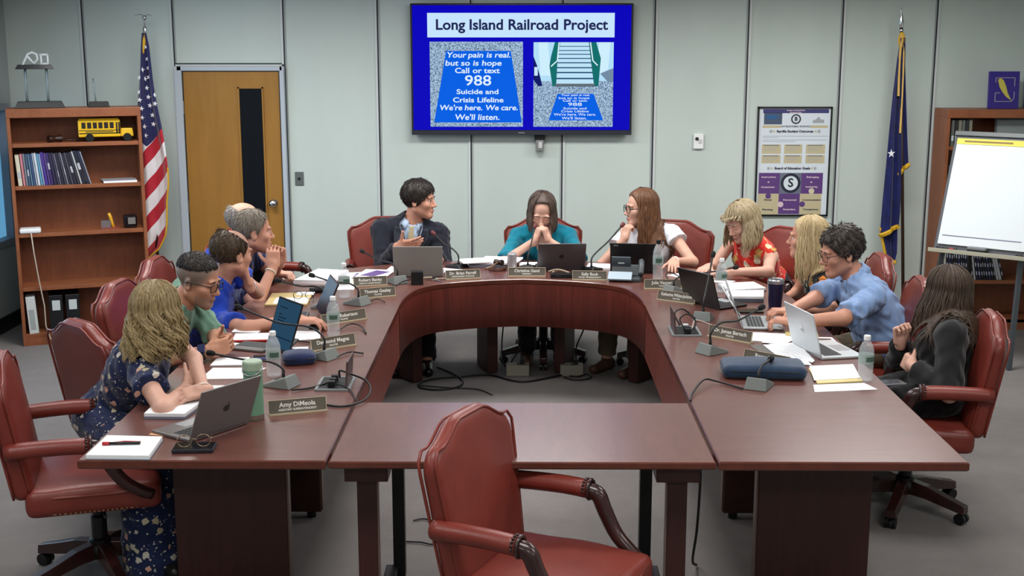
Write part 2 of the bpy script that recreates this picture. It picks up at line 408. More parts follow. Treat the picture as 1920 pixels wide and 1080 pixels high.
# wall fittings
t = thing('wall_switch', 'small grey switch plate on the wall right of the door', 'switch', (-1.782, YB, 1.155))
obj('plate', MB().box((0, -.005, 0), (.068, .01, .108)), mat('switch_grey', (92, 98, 98), .5), t, bevel=.003)
obj('key_switch', MB().cyl((0, -.01, 0), (0, -.018, 0), .010), M_black, t)
t = thing('thermostat', 'white thermostat box on the wall beside the screen', 'thermostat', (1.392, YB, 1.455))
obj('body', MB().box((0, -.014, 0), (.078, .028, .118)), M_white, t, bevel=.004)
obj('dial', MB().cyl((-.014, -.028, .02), (-.014, -.033, .02), .014, 16), M_dark, t)
obj('slider', MB().box((.012, -.03, .002), (.026, .008, .03)), mat('light_grey', (196, 200, 200), .5), t)
# television
TVX, TVZ = -.008, 2.014
t = thing('television', 'large wall-mounted flat screen showing a blue slide', 'television', (TVX, YB, TVZ))
obj('housing', MB().box((0, -.075, 0), (1.722, .05, 1.008)), M_black, t, bevel=.006)
obj('wall_bracket', MB().box((0, -.025, 0), (.6, .05, .4)), M_dark, t)
obj('bottom_bezel', MB().box((0, -.1015, -.487), (1.722, .004, .034)), mat('bezel_sheen', (40, 44, 52), .3), t)
obj('brand_mark', MB().box((0, -.104, -.487), (.05, .001, .008)), mat('silver_mark', (120, 126, 132), .3), t)
def em(n, c, s=1.0): return mat('screen_'+n, c, .5, emit=s, spec=0)
for _c in (): pass
scr = obj('screen', MB().box((0, -.101, .012), (1.69, .003, .955)), em('blue', (8, 2, 196), .9), t)
S = 243.5
def tp(px, py): return ((px-978.5)/S, (129-py)/S)
def flat(name, pts, m, par, y):
    P = [tp(*p) for p in pts]; return obj(name, MB().add([(x, y, z) for x, z in P], [tuple(range(len(P)))[::-1]]), m, par)
def rect(name, x0, y0, x1, y1, m, par, y): return flat(name, [(x0, y0), (x1, y0), (x1, y1), (x0, y1)], m, par, y)
tt = rect('title_box', 801, 24, 1153, 69, em('pale', (198, 228, 252), 1.0), t, -.1035)
navy = em('navy', (38, 44, 96), .8)
def stext(s, px, py, h, m, par, y, bold=.004, wpx=None, sx=1, shear=0):
    def width(q):
        cu = bpy.data.curves.new('m', 'FONT'); cu.body = q; cu.size = h/S; cu.offset = bold; cu.shear = shear; t_ = bpy.data.objects.new('m', cu); COL.objects.link(t_)
        dg = bpy.context.evaluated_depsgraph_get(); dg.update(); w = t_.evaluated_get(dg).dimensions.x; bpy.data.objects.remove(t_); return w
    x, z = tp(px, py); W = width(s); k = wpx/S/W; ws = s.split(' ')
    for i, q in enumerate(ws):
        e = width(' '.join(ws[:i+1])); w = width(q)
        o = text('lettering', q, h/S, m, par, (x+k*(e-w/2-W/2), y, z), (math.pi/2, 0, 0), bold, shear=shear); me = o.data
        zs = [v.co.y for v in me.vertices]; o.scale[0] = k
stext('Long Island Railroad Project', 978, 46.5, 27, navy, tt, -.1045, .0028, 322)
m = em('gravel', (150, 180, 205), .9); N = NT(m); v = N.coords()
cc = N.ramp(N.noise(v, 95, 5, .75, .6), [(.40, (50, 74, 105)), (.52, (165, 195, 225)), (.62, (205, 230, 250))])
N.l(cc, N.b.inputs['Emission Color'])
ph = rect('mat_photo', 805, 77, 981, 236, m, t, -.1035)
flat('floor_mat', [(836, 94), (958, 94), (979, 228), (812, 228)], em('matblue', (0, 98, 232), .95), ph, -.1042)
wt = em('white', (222, 240, 255), 1.0)
for s_, x_, y_, h_, w_, sh in (('Your pain is real.', 897, 102, 14, 120, .15), ('but so is hope', 887, 117, 14, 106, .1), ('Call or text', 895, 131, 14, 84, 0), ('988', 896, 150, 27, 49, 0),
        ('Suicide and', 895, 170.5, 12.5, 79, 0), ('Crisis Lifeline', 896, 186, 13, 95, 0), ("We're here. We care.", 897, 200.5, 14, 148, .12), ("We'll listen.", 894, 218.5, 15, 84, .1)):
    stext(s_, x_, y_, h_, wt, ph, -.1048, .0011, w_, shear=sh)
ph = rect('stair_photo', 1001, 78, 1152, 236, m, t, -.1035)
rect('sky', 1001, 78, 1152, 150, em('haze', (178, 222, 248), 1), ph, -.1040)
flat('pillar', [(1010, 78), (1028, 78), (1034, 140), (1014, 140)], em('pale2', (205, 238, 252), 1), ph, -.1043)
flat('pillar', [(1124, 78), (1146, 78), (1142, 128), (1122, 140)], em('pale2', (205, 238, 252), 1), ph, -.1043)
flat('kerb', [(1127, 136), (1152, 126), (1152, 152), (1142, 152)], em('kerb', (120, 145, 170), .9), ph, -.1044)
flat('stairs', [(1051, 78), (1106, 78), (1117, 160), (1041, 160)], em('step', (188, 226, 246), 1), ph, -.1044)
for i, y_ in enumerate((85, 92.5, 99.5, 107, 115, 124, 133, 144)):
    f = (y_-78)/82; rect('riser', 1051-10*f, y_, 1106+11*f, y_+1.2+1.9*f, em('riser', (40, 88, 130), .8), ph, -.1047)
rect('landing', 1042, 155, 1117, 160.5, em('landing', (105, 120, 130), .8), ph, -.1048)
green = em('green', (18, 122, 118), .8)
flat('stair_rail', [(1041, 78), (1051, 78), (1046, 118), (1044, 160), (1037, 160), (1031, 122), (1034, 104)], green, ph, -.1046)
flat('stair_rail', [(1105, 78), (1119, 78), (1128, 108), (1124, 160), (1116, 160), (1110, 118)], green, ph, -.1046)
for pts in ([(1049, 78), (1046, 112), (1034, 123)], [(1108, 78), (1113, 112), (1122, 121)]):
    obj('handrail', MB().tube([(tp(*p)[0], -.1055, tp(*p)[1]) for p in pts], .0045, 6), em('rail', (225, 245, 255), 1), ph)
flat('signboard', [(1001, 104), (1008, 122), (1013, 140), (1018, 159), (1010, 160), (1001, 148)], em('signblue', (18, 30, 120), .7), ph, -.1048)
rect('sign_panel', 1002.5, 124, 1009, 140, em('pale', (198, 228, 252), 1.0), ph, -.1051)
flat('floor_mat', [(1047, 174), (1115, 174), (1134, 224), (1030, 224)], em('matblue', (0, 98, 232), .95), ph, -.1042)
for s_, x_, y_, h_, w_ in (('Your pain is real.', 1081, 176.5, 5, 54), ('but so is hope', 1078, 182, 5.5, 58), ('Call or text', 1080, 187, 5.5, 46), ('988', 1080, 194, 9, 26), ('Suicide and', 1080, 201.5, 5.5, 44), ('Crisis Lifeline', 1080, 207, 6, 52), ("We're here. We care.", 1080, 213, 6.5, 80), ("We'll listen.", 1079, 220, 7, 47)):
    stext(s_, x_, y_, h_, wt, ph, -.1048, .0003, w_)
t = thing('conference_camera', 'small grey camera unit under the wall screen', 'camera', (.136, YB, 1.43))
obj('body', MB().box((0, -.05, -.005), (.062, .07, .085)), mat('cam_grey', (120, 122, 122), .5), t, bevel=.006)
obj('lens_panel', MB().box((.004, -.087, .0), (.03, .006, .05)), mat('cam_light', (190, 192, 190), .5), t, bevel=.002)
obj('bracket', MB().box((0, -.03, .055), (.085, .06, .035)), M_black, t, bevel=.004)
# framed poster
PX0, PZ0, PS = 2.146, 1.293, .578/137.5
t = thing('framed_poster', 'framed purple and tan district poster on the wall', 'poster', (PX0, YB, PZ0))
b = MB()
for x in (-.287, .287): b.box((x, -.012, 0), (.012, .024, .866))
for z in (-.427, .427): b.box((0, -.012, z), (.586, .024, .012))
obj('frame', b, M_black, t)
sheet = obj('print', MB().box((0, -.006, 0), (.562, .006, .842)), mat('poster_white', (214, 224, 232), .35), t)
pc = lambda px, py: ((px-1487.5)*PS, (302.5-py)*PS)
def prect(n, x0, y0, x1, y1, m, y=-.0095):
    (a, c), (e, g) = pc(x0, y0), pc(x1, y1); return obj(n, MB().add([(a, y, g), (e, y, g), (e, y, c), (a, y, c)], [(0, 1, 2, 3)]), m, sheet)
pur = mat('poster_purple', (92, 60, 122), .5); tan = mat('poster_tan', (192, 182, 148), .5); nav = mat('poster_navy', (58, 58, 112), .5)
ink = mat('poster_ink', (36, 36, 60), .5); gl = mat('poster_grey', (160, 166, 170), .5); pnk = mat('poster_pink', (214, 190, 200), .5); blu = mat('poster_blue', (44, 92, 140), .4); sea = mat('poster_sea', (70, 84, 110), .5)
def ptext(s, px, py, h, m, w, bold=.0006):
    x, z = pc(px, py); o = text('lettering', s, h*PS, m, sheet, (x, -.0102, z), (math.pi/2, 0, 0), bold); o.scale[0] = w*PS/max(1e-6, o.dimensions.x)
prect('banner', 1428, 204, 1551, 211.5, nav); prect('harbour_picture', 1430, 211, 1464, 232.5, sea)
(a, c) = pc(1445, 219); obj('wave', MB().lathe([(.001, 0), (1, 0)], n=20, cap=False).xf(Matrix.Translation((a, -.0100, c)) @ Matrix.Diagonal((.05, 1, .018, 1)) @ Euler((math.pi/2, 0, 0)).to_matrix().to_4x4()), blu, sheet)
ptext('BOARD OF EDUCATION', 1489, 206.5, 2.6, pnk, 34); ptext('Strategic Plan', 1489, 210, 2.6, pnk, 22)
def seal(px, py, r, r2, mo, mi_, ch, h):
    x, z = pc(px, py)
    for q, m_, y in ((r, mo, -.0098), (r2, mi_, -.0101)):
        obj('seal_disc', MB().lathe([(.0005, 0), (q*PS, 0)], n=32, cap=False).xf(T4((x, y, z), rx=math.pi/2)), m_, sheet)
    text('lettering', ch, h*PS, mo, sheet, (x, -.0104, z), (math.pi/2, 0, 0), .0022)
seal(1490, 222.5, 9.3, 6.6, mat('seal_dark', (44, 48, 60), .5), mat('poster_white', (214, 224, 232), .35), 'B', 10)
x, z = pc(1532, 226); b = MB().add([(x-.045, -.0098, z-.016), (x+.045, -.0098, z-.016), (x+.045, -.0098, z+.01), (x+.02, -.0098, z+.012), (x-.0, -.0098, z+.035), (x-.02, -.0098, z+.012), (x-.045, -.0098, z+.004)], [tuple(range(7))]); obj('schoolhouse_sketch', b, gl, sheet)
prect('strip', 1428, 234, 1462, 239, tan); prect('strip', 1518, 234, 1550, 239, tan); ptext('SAYVILLE PUBLIC SCHOOLS', 1490, 236.3, 4.3, ink, 55)
ptext('Sayville Student Outcomes', 1489, 245.5, 6.2, ink, 69, .0012)
def star(px, py, r, m):
    x, z = pc(px, py); V = [(x+(r if i % 2 == 0 else r*.4)*PS*math.sin(math.pi*i/6), -.0098, z+(r if i % 2 == 0 else r*.4)*PS*math.cos(math.pi*i/6)) for i in range(12)]
    obj('star_ornament', MB().add(V, [tuple(range(12))]), m, sheet)
for x_ in (1444, 1534): star(x_, 245.5, 5, gl); star(x_-(6 if x_ > 1500 else -6), 245.5, 3.2, tan)
for y_, x1 in ((254, 1551), (256.5, 1458), (261, 1549), (264, 1490)): prect('text_line', 1429, y_, x1, y_+.9, gl)
for x0, x1 in ((1428, 1464), (1470, 1504), (1511, 1547)):
    for y0, y1 in ((270, 287.5), (290, 305.5)):
        prect('box', x0, y0, x1, y1, tan); prect('text_line', x0+3, y0+1, x1-4, y0+2.2, sea, -.01)
        for k in range(3): prect('text_line', x0+4, y0+5+3*k, x1-5-4*k, y0+5.8+3*k, gl, -.01)
ptext('Board of Education Goals', 1487, 315, 6.2, ink, 67, .0012)
for x_ in (1442, 1530): star(x_, 315, 4.5, gl); star(x_-(6 if x_ > 1500 else -6), 315, 3, tan)
prect('puzzle_piece', 1424.5, 323.5, 1464, 363, pur); prect('puzzle_piece', 1464, 323.5, 1505, 363, mat('poster_slate', (104, 108, 128), .5)); prect('puzzle_piece', 1505, 323.5, 1545.5, 363, pur)
prect('puzzle_piece', 1424, 363, 1463.5, 403, tan); prect('puzzle_piece', 1463.5, 363, 1503.5, 402, pur); prect('puzzle_piece', 1503.5, 363, 1544.5, 403, tan)
def knob(px, py, m):
    x, z = pc(px, py); obj('puzzle_knob', MB().lathe([(.0005, 0), (5.4*PS, 0)], n=20, cap=False).xf(T4((x, -.0099, z), rx=math.pi/2)), m, sheet)
knob(1443.5, 367.5, pur); knob(1525, 358, mat('poster_pale', (206, 198, 172), .5)); knob(1467.5, 383.5, pnk); knob(1508.5, 383, pur)
seal(1485, 343, 18.6, 13.6, mat('seal_navy', (30, 34, 52), .5), mat('poster_white', (214, 224, 232), .35), 'S', 23)
for s_, x_, y_, w_, m_ in (('Instruction', 1443, 331.5, 27, pnk), ('&', 1443, 341, 4, pnk), ('Assessment', 1442, 350.5, 26, pnk), ('Belonging', 1526, 331.5, 23, pnk), ('&', 1524, 341, 4, pnk), ('Inclusivity', 1525, 350, 23, pnk), ('Fiscal', 1443, 375, 14, ink), ('Planning', 1443, 393.5, 20, ink), ('Personnel', 1484.5, 375, 25, pnk), ('Retention', 1484.5, 393, 23, pnk), ('Communication', 1526, 375, 35, ink), ('Transparency', 1525, 393, 30, ink)):
    ptext(s_, x_, y_, 4.2, m_, w_, .0007)
# ------------------------------------------------------------------ flags
def flagpole(t, h, lean=0):
    obj('pole', MB().cyl((0, 0, .05), (lean, 0, h), .013, 12), mat('pole_wood', (58, 38, 30), .4), t, smooth=True)
    return obj('base', MB().lathe([(.15, 0), (.15, .02), (.1, .04), (.03, .06), (.025, .12)]), M_steel, t, smooth=True)
def drape(rows, n, depth, phase, y0=0.0, conv=None):
    """rows: (z, xleft, xright); returns grid of points, folds in depth"""
    zs = [r[0] for r in rows]; Z = np.linspace(zs[0], zs[-1], 90); G = []
    for z in Z:
        f = np.interp(-z, [-q for q in zs], range(len(zs))); i = min(int(f), len(rows)-2); a = f-i
        xl = rows[i][1]*(1-a)+rows[i+1][1]*a; xr = rows[i][2]*(1-a)+rows[i+1][2]*a
        w = xr-xl; row = []
        for k in range(n):
            u = k/(n-1); env = min(1, (zs[0]-z)*3+.15)
            row.append((xl+w*u, y0+env*depth*math.sin(phase+u*9+1.2*z)-.25*depth*math.sin(u*21+z*5), z))
        G.append(row)
    return np.array(G)
t = thing('american_flag', 'American flag draped on its pole between bookcase and door', 'flag', (-2.87, 9.62, 0))
flagpole(t, 2.31, -.0)
b = MB().lathe([(.012, 0), (.016, .01), (.016, .05), (.012, .07), (.006, .075), (.006, .11), (.002, .12)]); b.xf(T4((0, 0, 2.27))); obj('finial', b, M_chrome, t, smooth=True)
eb = MB(); eb.ball((0, 0, 2.405), (.016, .014, .02)); eb.tube(bez([(0, 0, 2.41), (-.03, 0, 2.43), (-.075, 0, 2.42)], 8), [.012, .012, .012, .012, .01, .008, .005, .003][:len(bez([(0, 0, 2.41), (-.03, 0, 2.43), (-.075, 0, 2.42)], 8))], 6, flat=.4); eb.tube([(0, 0, 2.41), (.03, 0, 2.43), (.06, 0, 2.415)], [.012, .01, .003], 6, flat=.4)
obj('eagle', eb, M_steel, t, smooth=True)
FS = 247.0
polepx = lambda y: 269+26*(y-62)/430
rows = [(2.2-(y-85)/FS, (a-polepx(y))/FS, (c-polepx(y))/FS) for y, a, c in
        ((62, 265, 273), (85, 263, 279), (120, 262, 284), (160, 260, 289), (200, 257, 297), (235, 256, 305), (270, 256, 312), (310, 256, 318), (345, 257, 320), (380, 256, 317), (420, 258, 317), (445, 262, 314), (470, 267, 302), (492, 270, 277))]
G = drape(rows, 34, .028, .6, -.035)
mf = mat('flag_cloth', (200, 30, 50), .75, sheen=.3); N = NT(mf)
at = N.n('ShaderNodeAttribute'); at.attribute_name = 'stripe'; at2 = N.n('ShaderNodeAttribute'); at2.attribute_name = 'canton'
st = N.math('GREATER_THAN', N.math('FRACT', at.outputs['Fac']), .5); N.color(N.mix(N.math('GREATER_THAN', at2.outputs['Fac'], 0.0), N.mix(st, (176, 22, 44), (226, 226, 230)), (28, 30, 84)))
V = G.reshape(-1, 3); nb = G.shape[1]
F = [(i*nb+j, (i+1)*nb+j, (i+1)*nb+j+1, i*nb+j+1) for i in range(G.shape[0]-1) for j in range(nb-1)]
U = np.tile(np.linspace(0, 1, nb), G.shape[0]); pyv = 85+(2.2-V[:, 2])*FS; pxv = V[:, 0]*FS+polepx(pyv)
stripe = (pyv+1.35*(pxv-255)-240)/66.0
cant = (274-.75*np.abs(pxv-277)*np.where(pxv > 277, 1.6, 1.2)-pyv)
fl = obj_np('cloth', V, F, mf, t, attrs={'stripe': stripe, 'canton': cant}, world=False)
sm = fl.modifiers.new('thick', 'SOLIDIFY'); sm.thickness = .003
b = MB()
def fpos(px, py):
    z = 2.2-(py-85)/FS; x = (px-polepx(py))/FS; i = np.argmin((V[:, 0]-x)**2+(V[:, 2]-z)**2); return x, V[i, 1]-.006, z
for px, py in ((274, 88), (275, 110), (276, 127), (268, 130), (263, 145), (271, 147), (278, 144), (274, 164), (262, 172), (277, 181), (291, 177), (264, 186), (293, 193), (280, 197), (268, 202), (261, 208), (285, 215), (269, 219), (287, 232), (273, 236), (275, 253)):
    x, y, z = fpos(px, py); r = .0215
    b.add([(x+(r if i % 2 == 0 else r*.4)*math.sin(math.pi*i/5+.2), y-.001*(i % 2), z+(r if i % 2 == 0 else r*.4)*math.cos(math.pi*i/5+.2)) for i in range(10)]+[(x, y-.003, z)], [(i, 10, (i+1) % 10) for i in range(10)])
obj('stars', b, mat('star_white', (228, 228, 234), .7), t)
e = [G[i, -1] for i in range(52, 90)]; 
for p_, r_ in ((e, .011), (G[-1], .012), ([G[i, 0] for i in range(72, 90)], .008)): obj('fringe', MB().tube(p_, r_, 6, flat=.6), M_gold, t)
obj('pole_sleeve', MB().tube([(0, -.015, 2.29), (-.004, -.02, 2.24), (-.02, -.03, 2.14)], [.013, .02, .012], 8), M_gold, t)
t = thing('state_flag', 'dark blue fringed flag on its pole beside the right bookcase', 'flag', (3.01, 9.6, 0), rot=(0, -.066, 0))
flagpole(t, 2.40).rotation_euler = (0, .066, 0)
b = MB().lathe([(.013, 0), (.015, .01), (.008, .02), (.008, .05), (.02, .06), (.008, .07), (.016, .09), (.02, .12), (.012, .17), (.003, .21), (.002, .235)]); b.xf(T4((0, 0, 2.255))); obj('finial', b, M_chrome, t, smooth=True)
mn = cloth('navy_flag', (26, 34, 92), (18, 24, 70), .7, 400)
sx = lambda px, py: (px-1692.5-(py-15)*.0085)/FS
def panel(L, dep, ph, y0):
    return drape([(2.2-(y-85)/FS, sx(a, y), sx(c, y)) for y, a, c in L], 26, dep, ph, y0)
GA = panel(((70, 1688, 1696), (110, 1682, 1692), (170, 1675, 1690), (250, 1667, 1688), (330, 1660, 1688), (400, 1654, 1686), (432, 1651, 1684)), .02, .3, -.045)
GA[-14:, :, 2] += np.linspace(0, 1, 14)[:, None]*np.linspace(-.035, .035, 26)[None]
GB = panel(((75, 1691, 1698), (120, 1690, 1699), (180, 1688, 1701), (250, 1687, 1703), (316, 1686, 1705)), .016, 2.0, -.025)
GB[-14:, :, 2] += np.linspace(0, 1, 14)[:, None]*np.linspace(-.03, .04, 26)[None]
GC = panel(((425, 1653, 1684), (450, 1657, 1684), (475, 1662, 1683), (495, 1669, 1678)), .02, 1.2, -.02)
for G_ in (GA, GB, GC):
    o = obj('cloth_fold', MB().surf(G_), mn, t, smooth=True); q = o.modifiers.new('thick', 'SOLIDIFY'); q.thickness = .003
for p_, r_ in ((GA[-1], .016), (GB[-1], .014), ([g[0] for g in GC], .010), ([g[-1] for g in GC[-8:]], .012), (GC[-1], .012)): obj('fringe', MB().tube(p_, r_, 6, flat=1.2), M_gold, t)
obj('cords', MB().tube(bez([(-.005, -.03, 2.29), (-.02, -.05, 2.2), (-.035, -.06, 2.05), (-.045, -.068, 1.83)]), .009, 6).tube(bez([(.005, -.03, 2.28), (0, -.05, 2.1), (-.02, -.062, 1.75), (-.035, -.07, 1.55)]), .008, 6), mat('cord_cream', (206, 170, 96), .7), t)
obj('pole_sleeve', MB().tube([(0, -.012, 2.30), (-.002, -.02, 2.25), (-.01, -.03, 2.19)], [.014, .03, .02], 8), M_gold, t)
obj('star', MB().add([(x*.03-.105, -.078, z*.034+1.40) for x, z in [((1 if i % 2 == 0 else .4)*math.sin(math.pi*i/5), (1 if i % 2 == 0 else .4)*math.cos(math.pi*i/5)) for i in range(10)]], [tuple(range(10))]), mat('star_white', (228, 228, 234), .7), t)
# ------------------------------------------------------------------ bookcases
def bookcase(loc, rz, w, shelves, h, dep, label):
    t = thing('bookcase', label, 'bookcase', loc, rz)
    for x in (.012, w-.012): obj('side_panel', MB().box((x, dep/2, (h-.064)/2), (.024, dep, h-.064)), M_cherry, t, bevel=.002)
    obj('top', MB().box((w/2, dep/2, h-.032), (w, dep+.006, .064)), M_cherry, t, bevel=.003)
    obj('back_panel', MB().box((w/2, dep-.008, h/2), (w-.04, .01, h-.1)), M_cherry_dk, t)
    for z in shelves: obj('shelf', MB().box((w/2, dep/2, z-.014), (w-.048, dep-.02, .028)), M_cherry, t, bevel=.002)
    obj('plinth', MB().box((w/2, .02, .042), (w-.048, .02, .085)), M_cherry, t); return t
ang = math.radians(21); BL = (-3.708, 8.958)
bookcase((BL[0], BL[1], 0), ang, .93, (1.50, 1.192, .842, .44, .086), 1.75, .29, 'cherry bookcase with the toy bus, left of the flag')
def bl(x, y, z): c, s = math.cos(ang), math.sin(ang); return (BL[0]+c*x-s*y, BL[1]+s*x+c*y, z)
bookcase((3.24, 9.57, 0), 0, 1.0, (1.44, 1.09, .76, .395, .086), 1.72, .31, 'cherry bookcase standing behind the paper easel')
# trophies
t = thing('trophy', 'two-tier trophy with clear columns and white loop on top', 'trophy', bl(.235, .15, 1.75), ang)
obj('base', MB().box((0, 0, .024), (.345, .14, .048), top=.88), mat('trophy_black', (22, 24, 28), .25), t, bevel=.003)
acr = mat('acrylic', (214, 230, 240), .08, trans=.85, ior=1.3)
for x in (-.085, .06): obj('column', MB().cyl((x, 0, .048), (x, 0, .282), .009, 10), acr, t, smooth=True)
obj('upper_plate', MB().box((-.02, 0, .296), (.265, .11, .032), top=.86), mat('trophy_black', (22, 24, 28), .25), t, bevel=.003)
M_loop = mat('frosted', (208, 214, 216), .5)
lo = MB().tube([(-.10, 0, .31), (-.062, 0, .385), (-.03, 0, .40), (0, 0, .385), (.005, 0, .35), (-.02, 0, .32), (-.045, 0, .345), (-.062, 0, .37)], .009, 8)
lo.box((.075, 0, .35), (.012, .02, .075)).box((.03, 0, .35), (.012, .02, .075)).box((.05, 0, .384), (.06, .02, .012)).box((.05, 0, .318), (.06, .02, .012)); obj('award_figure', lo, M_loop, t, smooth=False)
t = thing('antenna_unit', 'small black base with one thin upright rod on the bookcase', 'antenna', bl(.645, .14, 1.75), ang)
obj('base', MB().box((0, 0, .02), (.15, .09, .04), top=.9), M_black, t, bevel=.003)
obj('rod', MB().cyl((-.02, 0, .04), (-.03, 0, .21), .005, 8), acr, t, smooth=True)
# toy bus
t = thing('toy_school_bus', 'yellow toy school bus on the bookcase top shelf', 'toy bus', bl(.695, .10, 1.50), ang)
t.scale = (1.1, 1.1, 1.1)
Y_ = mat('bus_yellow', (226, 180, 22), .35, coat=.4); K = M_black
obj('body', MB().box((-.055, 0, .088), (.27, .10, .115)).box((-.055, 0, .148), (.255, .085, .012)), Y_, t, bevel=.006)
obj('hood', MB().box((.122, 0, .058), (.085, .085, .055), top=.88), Y_, t, bevel=.006)
for k in range(6): obj('window', MB().box((-.155+.036*k, -.0505, .108), (.026, .003, .04)), mat('bus_glass', (40, 34, 30), .3), t)
for x in (.062, .078): obj('door_pane', MB().box((x-.005, -.0505, .09), (.011, .003, .075)), mat('bus_glass', (40, 34, 30), .3), t)
obj('stripes', MB().box((-.055, -.051, .075), (.262, .002, .004)).box((-.055, -.051, .055), (.262, .002, .006)), K, t)
obj('lettering_strip', MB().box((-.055, -.0512, .066), (.18, .002, .006)), mat('bus_dark', (96, 80, 20), .5), t)
for x in (-.12, .122):
    for y in (-.05, .05): obj('wheel', MB().cyl((x, y-.012, .027), (x, y+.012, .027), .027, 16), K, t, smooth=False)
t = thing('gavel', 'dark wooden gavel lying on the bookcase top shelf', 'gavel', bl(.32, .10, 1.50), ang)
dk = wood('dark_walnut', (34, 18, 14), (52, 28, 20), .35)
obj('head', MB().tube([(-.045, -.02, .026), (-.03, -.012, .026), (0, 0, .026), (.03, .012, .026), (.045, .02, .026)], [.026, .026, .018, .026, .026], 12), dk, t, smooth=False)
obj('handle', MB().tube([(.01, -.005, .024), (.09, -.01, .016), (.17, -.012, .010)], [.007, .006, .011], 8), dk, t, smooth=True)
# books on the second shelf
cols = [((208, 200, 176), .022, .225), ((196, 120, 128), .012, .232), ((120, 122, 130), .010, .232), ((62, 84, 108), .012, .23), ((92, 120, 140), .008, .23), ((58, 80, 120), .010, .23), ((150, 160, 170), .008, .235), ((196, 200, 208), .012, .235), ((90, 150, 178), .010, .23), ((150, 160, 190), .007, .23), ((70, 46, 130), .016, .24), ((92, 70, 130), .008, .235), ((58, 40, 96), .014, .235), ((40, 34, 62), .014, .235), ((52, 50, 70), .010, .235), ((110, 106, 124), .006, .23), ((34, 30, 48), .014, .235), ((60, 58, 72), .010, .235), ((134, 132, 144), .006, .235), ((38, 36, 52), .012, .23), ((70, 68, 82), .010, .235), ((30, 30, 44), .016, .235), ((46, 44, 60), .012, .24), ((178, 180, 178), .008, .245), ((24, 28, 44), .020, .25), ((30, 38, 58), .014, .25), ((140, 150, 164), .006, .245)]
names = ['cream', 'pink', 'pale grey', 'slate blue', 'steel blue', 'mid blue', 'silver grey', 'white', 'sky blue', 'pale lilac', 'violet', 'mauve', 'plum', 'dark plum', 'charcoal violet', 'thin grey', 'black violet', 'smoky grey', 'thin pale grey', 'ink blue', 'ash grey', 'near-black', 'dull charcoal', 'off-white', 'thick midnight blue', 'slim navy', 'blue-grey edged']
x = .05
for i, (c, w, h) in enumerate(cols):
    w *= 1.24
    tilt = .06+.20*(i/26)**1.5
    t = thing('book', '%s book on left bookcase, %s' % (names[i], 'at the left end' if i == 0 else 'next to the %s one' % names[i-1]), 'book', bl(x, .02, 1.1925), ang, 'leaning books on the left bookcase', rot=(0, -tilt, ang))
    m = mat('book_%d' % i, c, .6)
    obj('cover', MB().box((w/2, .085, h/2), (w, .17, h)), m, t, bevel=.001)
    obj('title_label', MB().box((w/2, -.0008, h*(.35+.3*((i*7) % 5)/5)), (w*.7, .0012, h*.2)), mat('book_label', (176, 176, 184), .6) if i % 3 == 0 else m, t)
    x += w*1.12+.003
t = thing('paper_pile', 'thin pile of pale papers lying on the bookcase second shelf', 'papers', bl(.76, .11, 1.1925), ang)
obj('sheets', MB().box((0, 0, .006), (.24, .18, .012)), M_paper, t, bevel=.001); obj('folder', MB().box((-.01, .01, .0145), (.24, .18, .005), (0, 0, .06)), mat('folder_grey', (150, 152, 158), .6), t)
t = thing('router', 'white rounded router on the bookcase middle shelf', 'router', bl(.105, .06, .8425), ang)
obj('body', MB().box((0, 0, .018), (.15, .12, .036)), M_white, t, bevel=.014, segs=4)
o = obj('cord', MB().tube([bl(.11, -.006, .85), bl(.12, -.012, .7), bl(.14, -.014, .5), bl(.165, -.015, .3), bl(.165, -.015, .15), bl(.19, -.02, .05), bl(.23, -.04, .006)], .005, 6), mat('cord_beige', (190, 176, 160), .6), None, smooth=True)
tag(o, 'beige cord hanging down the bookcase front from the router', 'cord')
t = thing('desk_figurine', 'small yellow and clear figurine on the bookcase middle shelf', 'figurine', bl(.66, .10, .8425), ang)
obj('plaque', MB().box((-.02, 0, .03), (.07, .02, .06)), acr, t); obj('figure', MB().tube([(.035, 0, 0), (.025, 0, .04), (.015, 0, .085), (.005, 0, .115)], [.014, .011, .013, .011], 10), mat('figure_yellow', (216, 162, 40), .4), t, smooth=True)
obj('base', MB().box((.01, 0, .003), (.12, .05, .006)), mat('figure_red', (150, 60, 60), .5), t)
t = thing('desk_ornament', 'dark shiny cube ornament on the bookcase middle shelf', 'ornament', bl(.815, .09, .8425), ang)
obj('body', MB().box((0, 0, .05), (.10, .09, .10)), mat('ornament_black', (24, 20, 22), .15), t, bevel=.018, segs=3); obj('face', MB().box((.01, -.046, .055), (.055, .004, .05)), mat('ornament_face', (120, 116, 112), .3), t, bevel=.003)
t = thing('binder', 'white ring binder standing on the bookcase bottom shelf', 'binder', bl(.045, .02, .087), ang)
obj('spine', MB().box((.03, .12, .14), (.066, .24, .28), (0, -.05, 0)), mat('binder_white', (206, 212, 212), .5), t, bevel=.003); obj('spine_label', MB().box((.031, -.0015, .11), (.035, .002, .15), (0, -.05, 0)), mat('binder_grey', (160, 168, 168), .5), t)
for k, lab in enumerate(('black label-backed binder nearer the white binder', 'black label-backed binder farther from the white binder')):
    t = thing('binder', lab, 'binder', bl(.205+.118*k, .02, .087), ang, 'black binders on the bottom shelf')
    obj('spine', MB().box((.04, .12, .14), (.098, .24, .28)), mat('binder_black', (20, 22, 26), .4), t, bevel=.003); obj('spine_label', MB().box((.042, -.0015, .205), (.056, .003, .075)), mat('label_white', (196, 204, 206), .6), t)
t = thing('storage_carton', 'white carton at the right end of the bookcase bottom shelf', 'carton', bl(.80, .05, .087), ang)
obj('box', MB().box((0, .1, .14), (.13, .18, .28)), mat('carton_white', (206, 212, 214), .6), t, bevel=.003); obj('box_label', MB().box((0, .0085, .2), (.07, .002, .05)), mat('carton_grey', (120, 126, 130), .6), t)
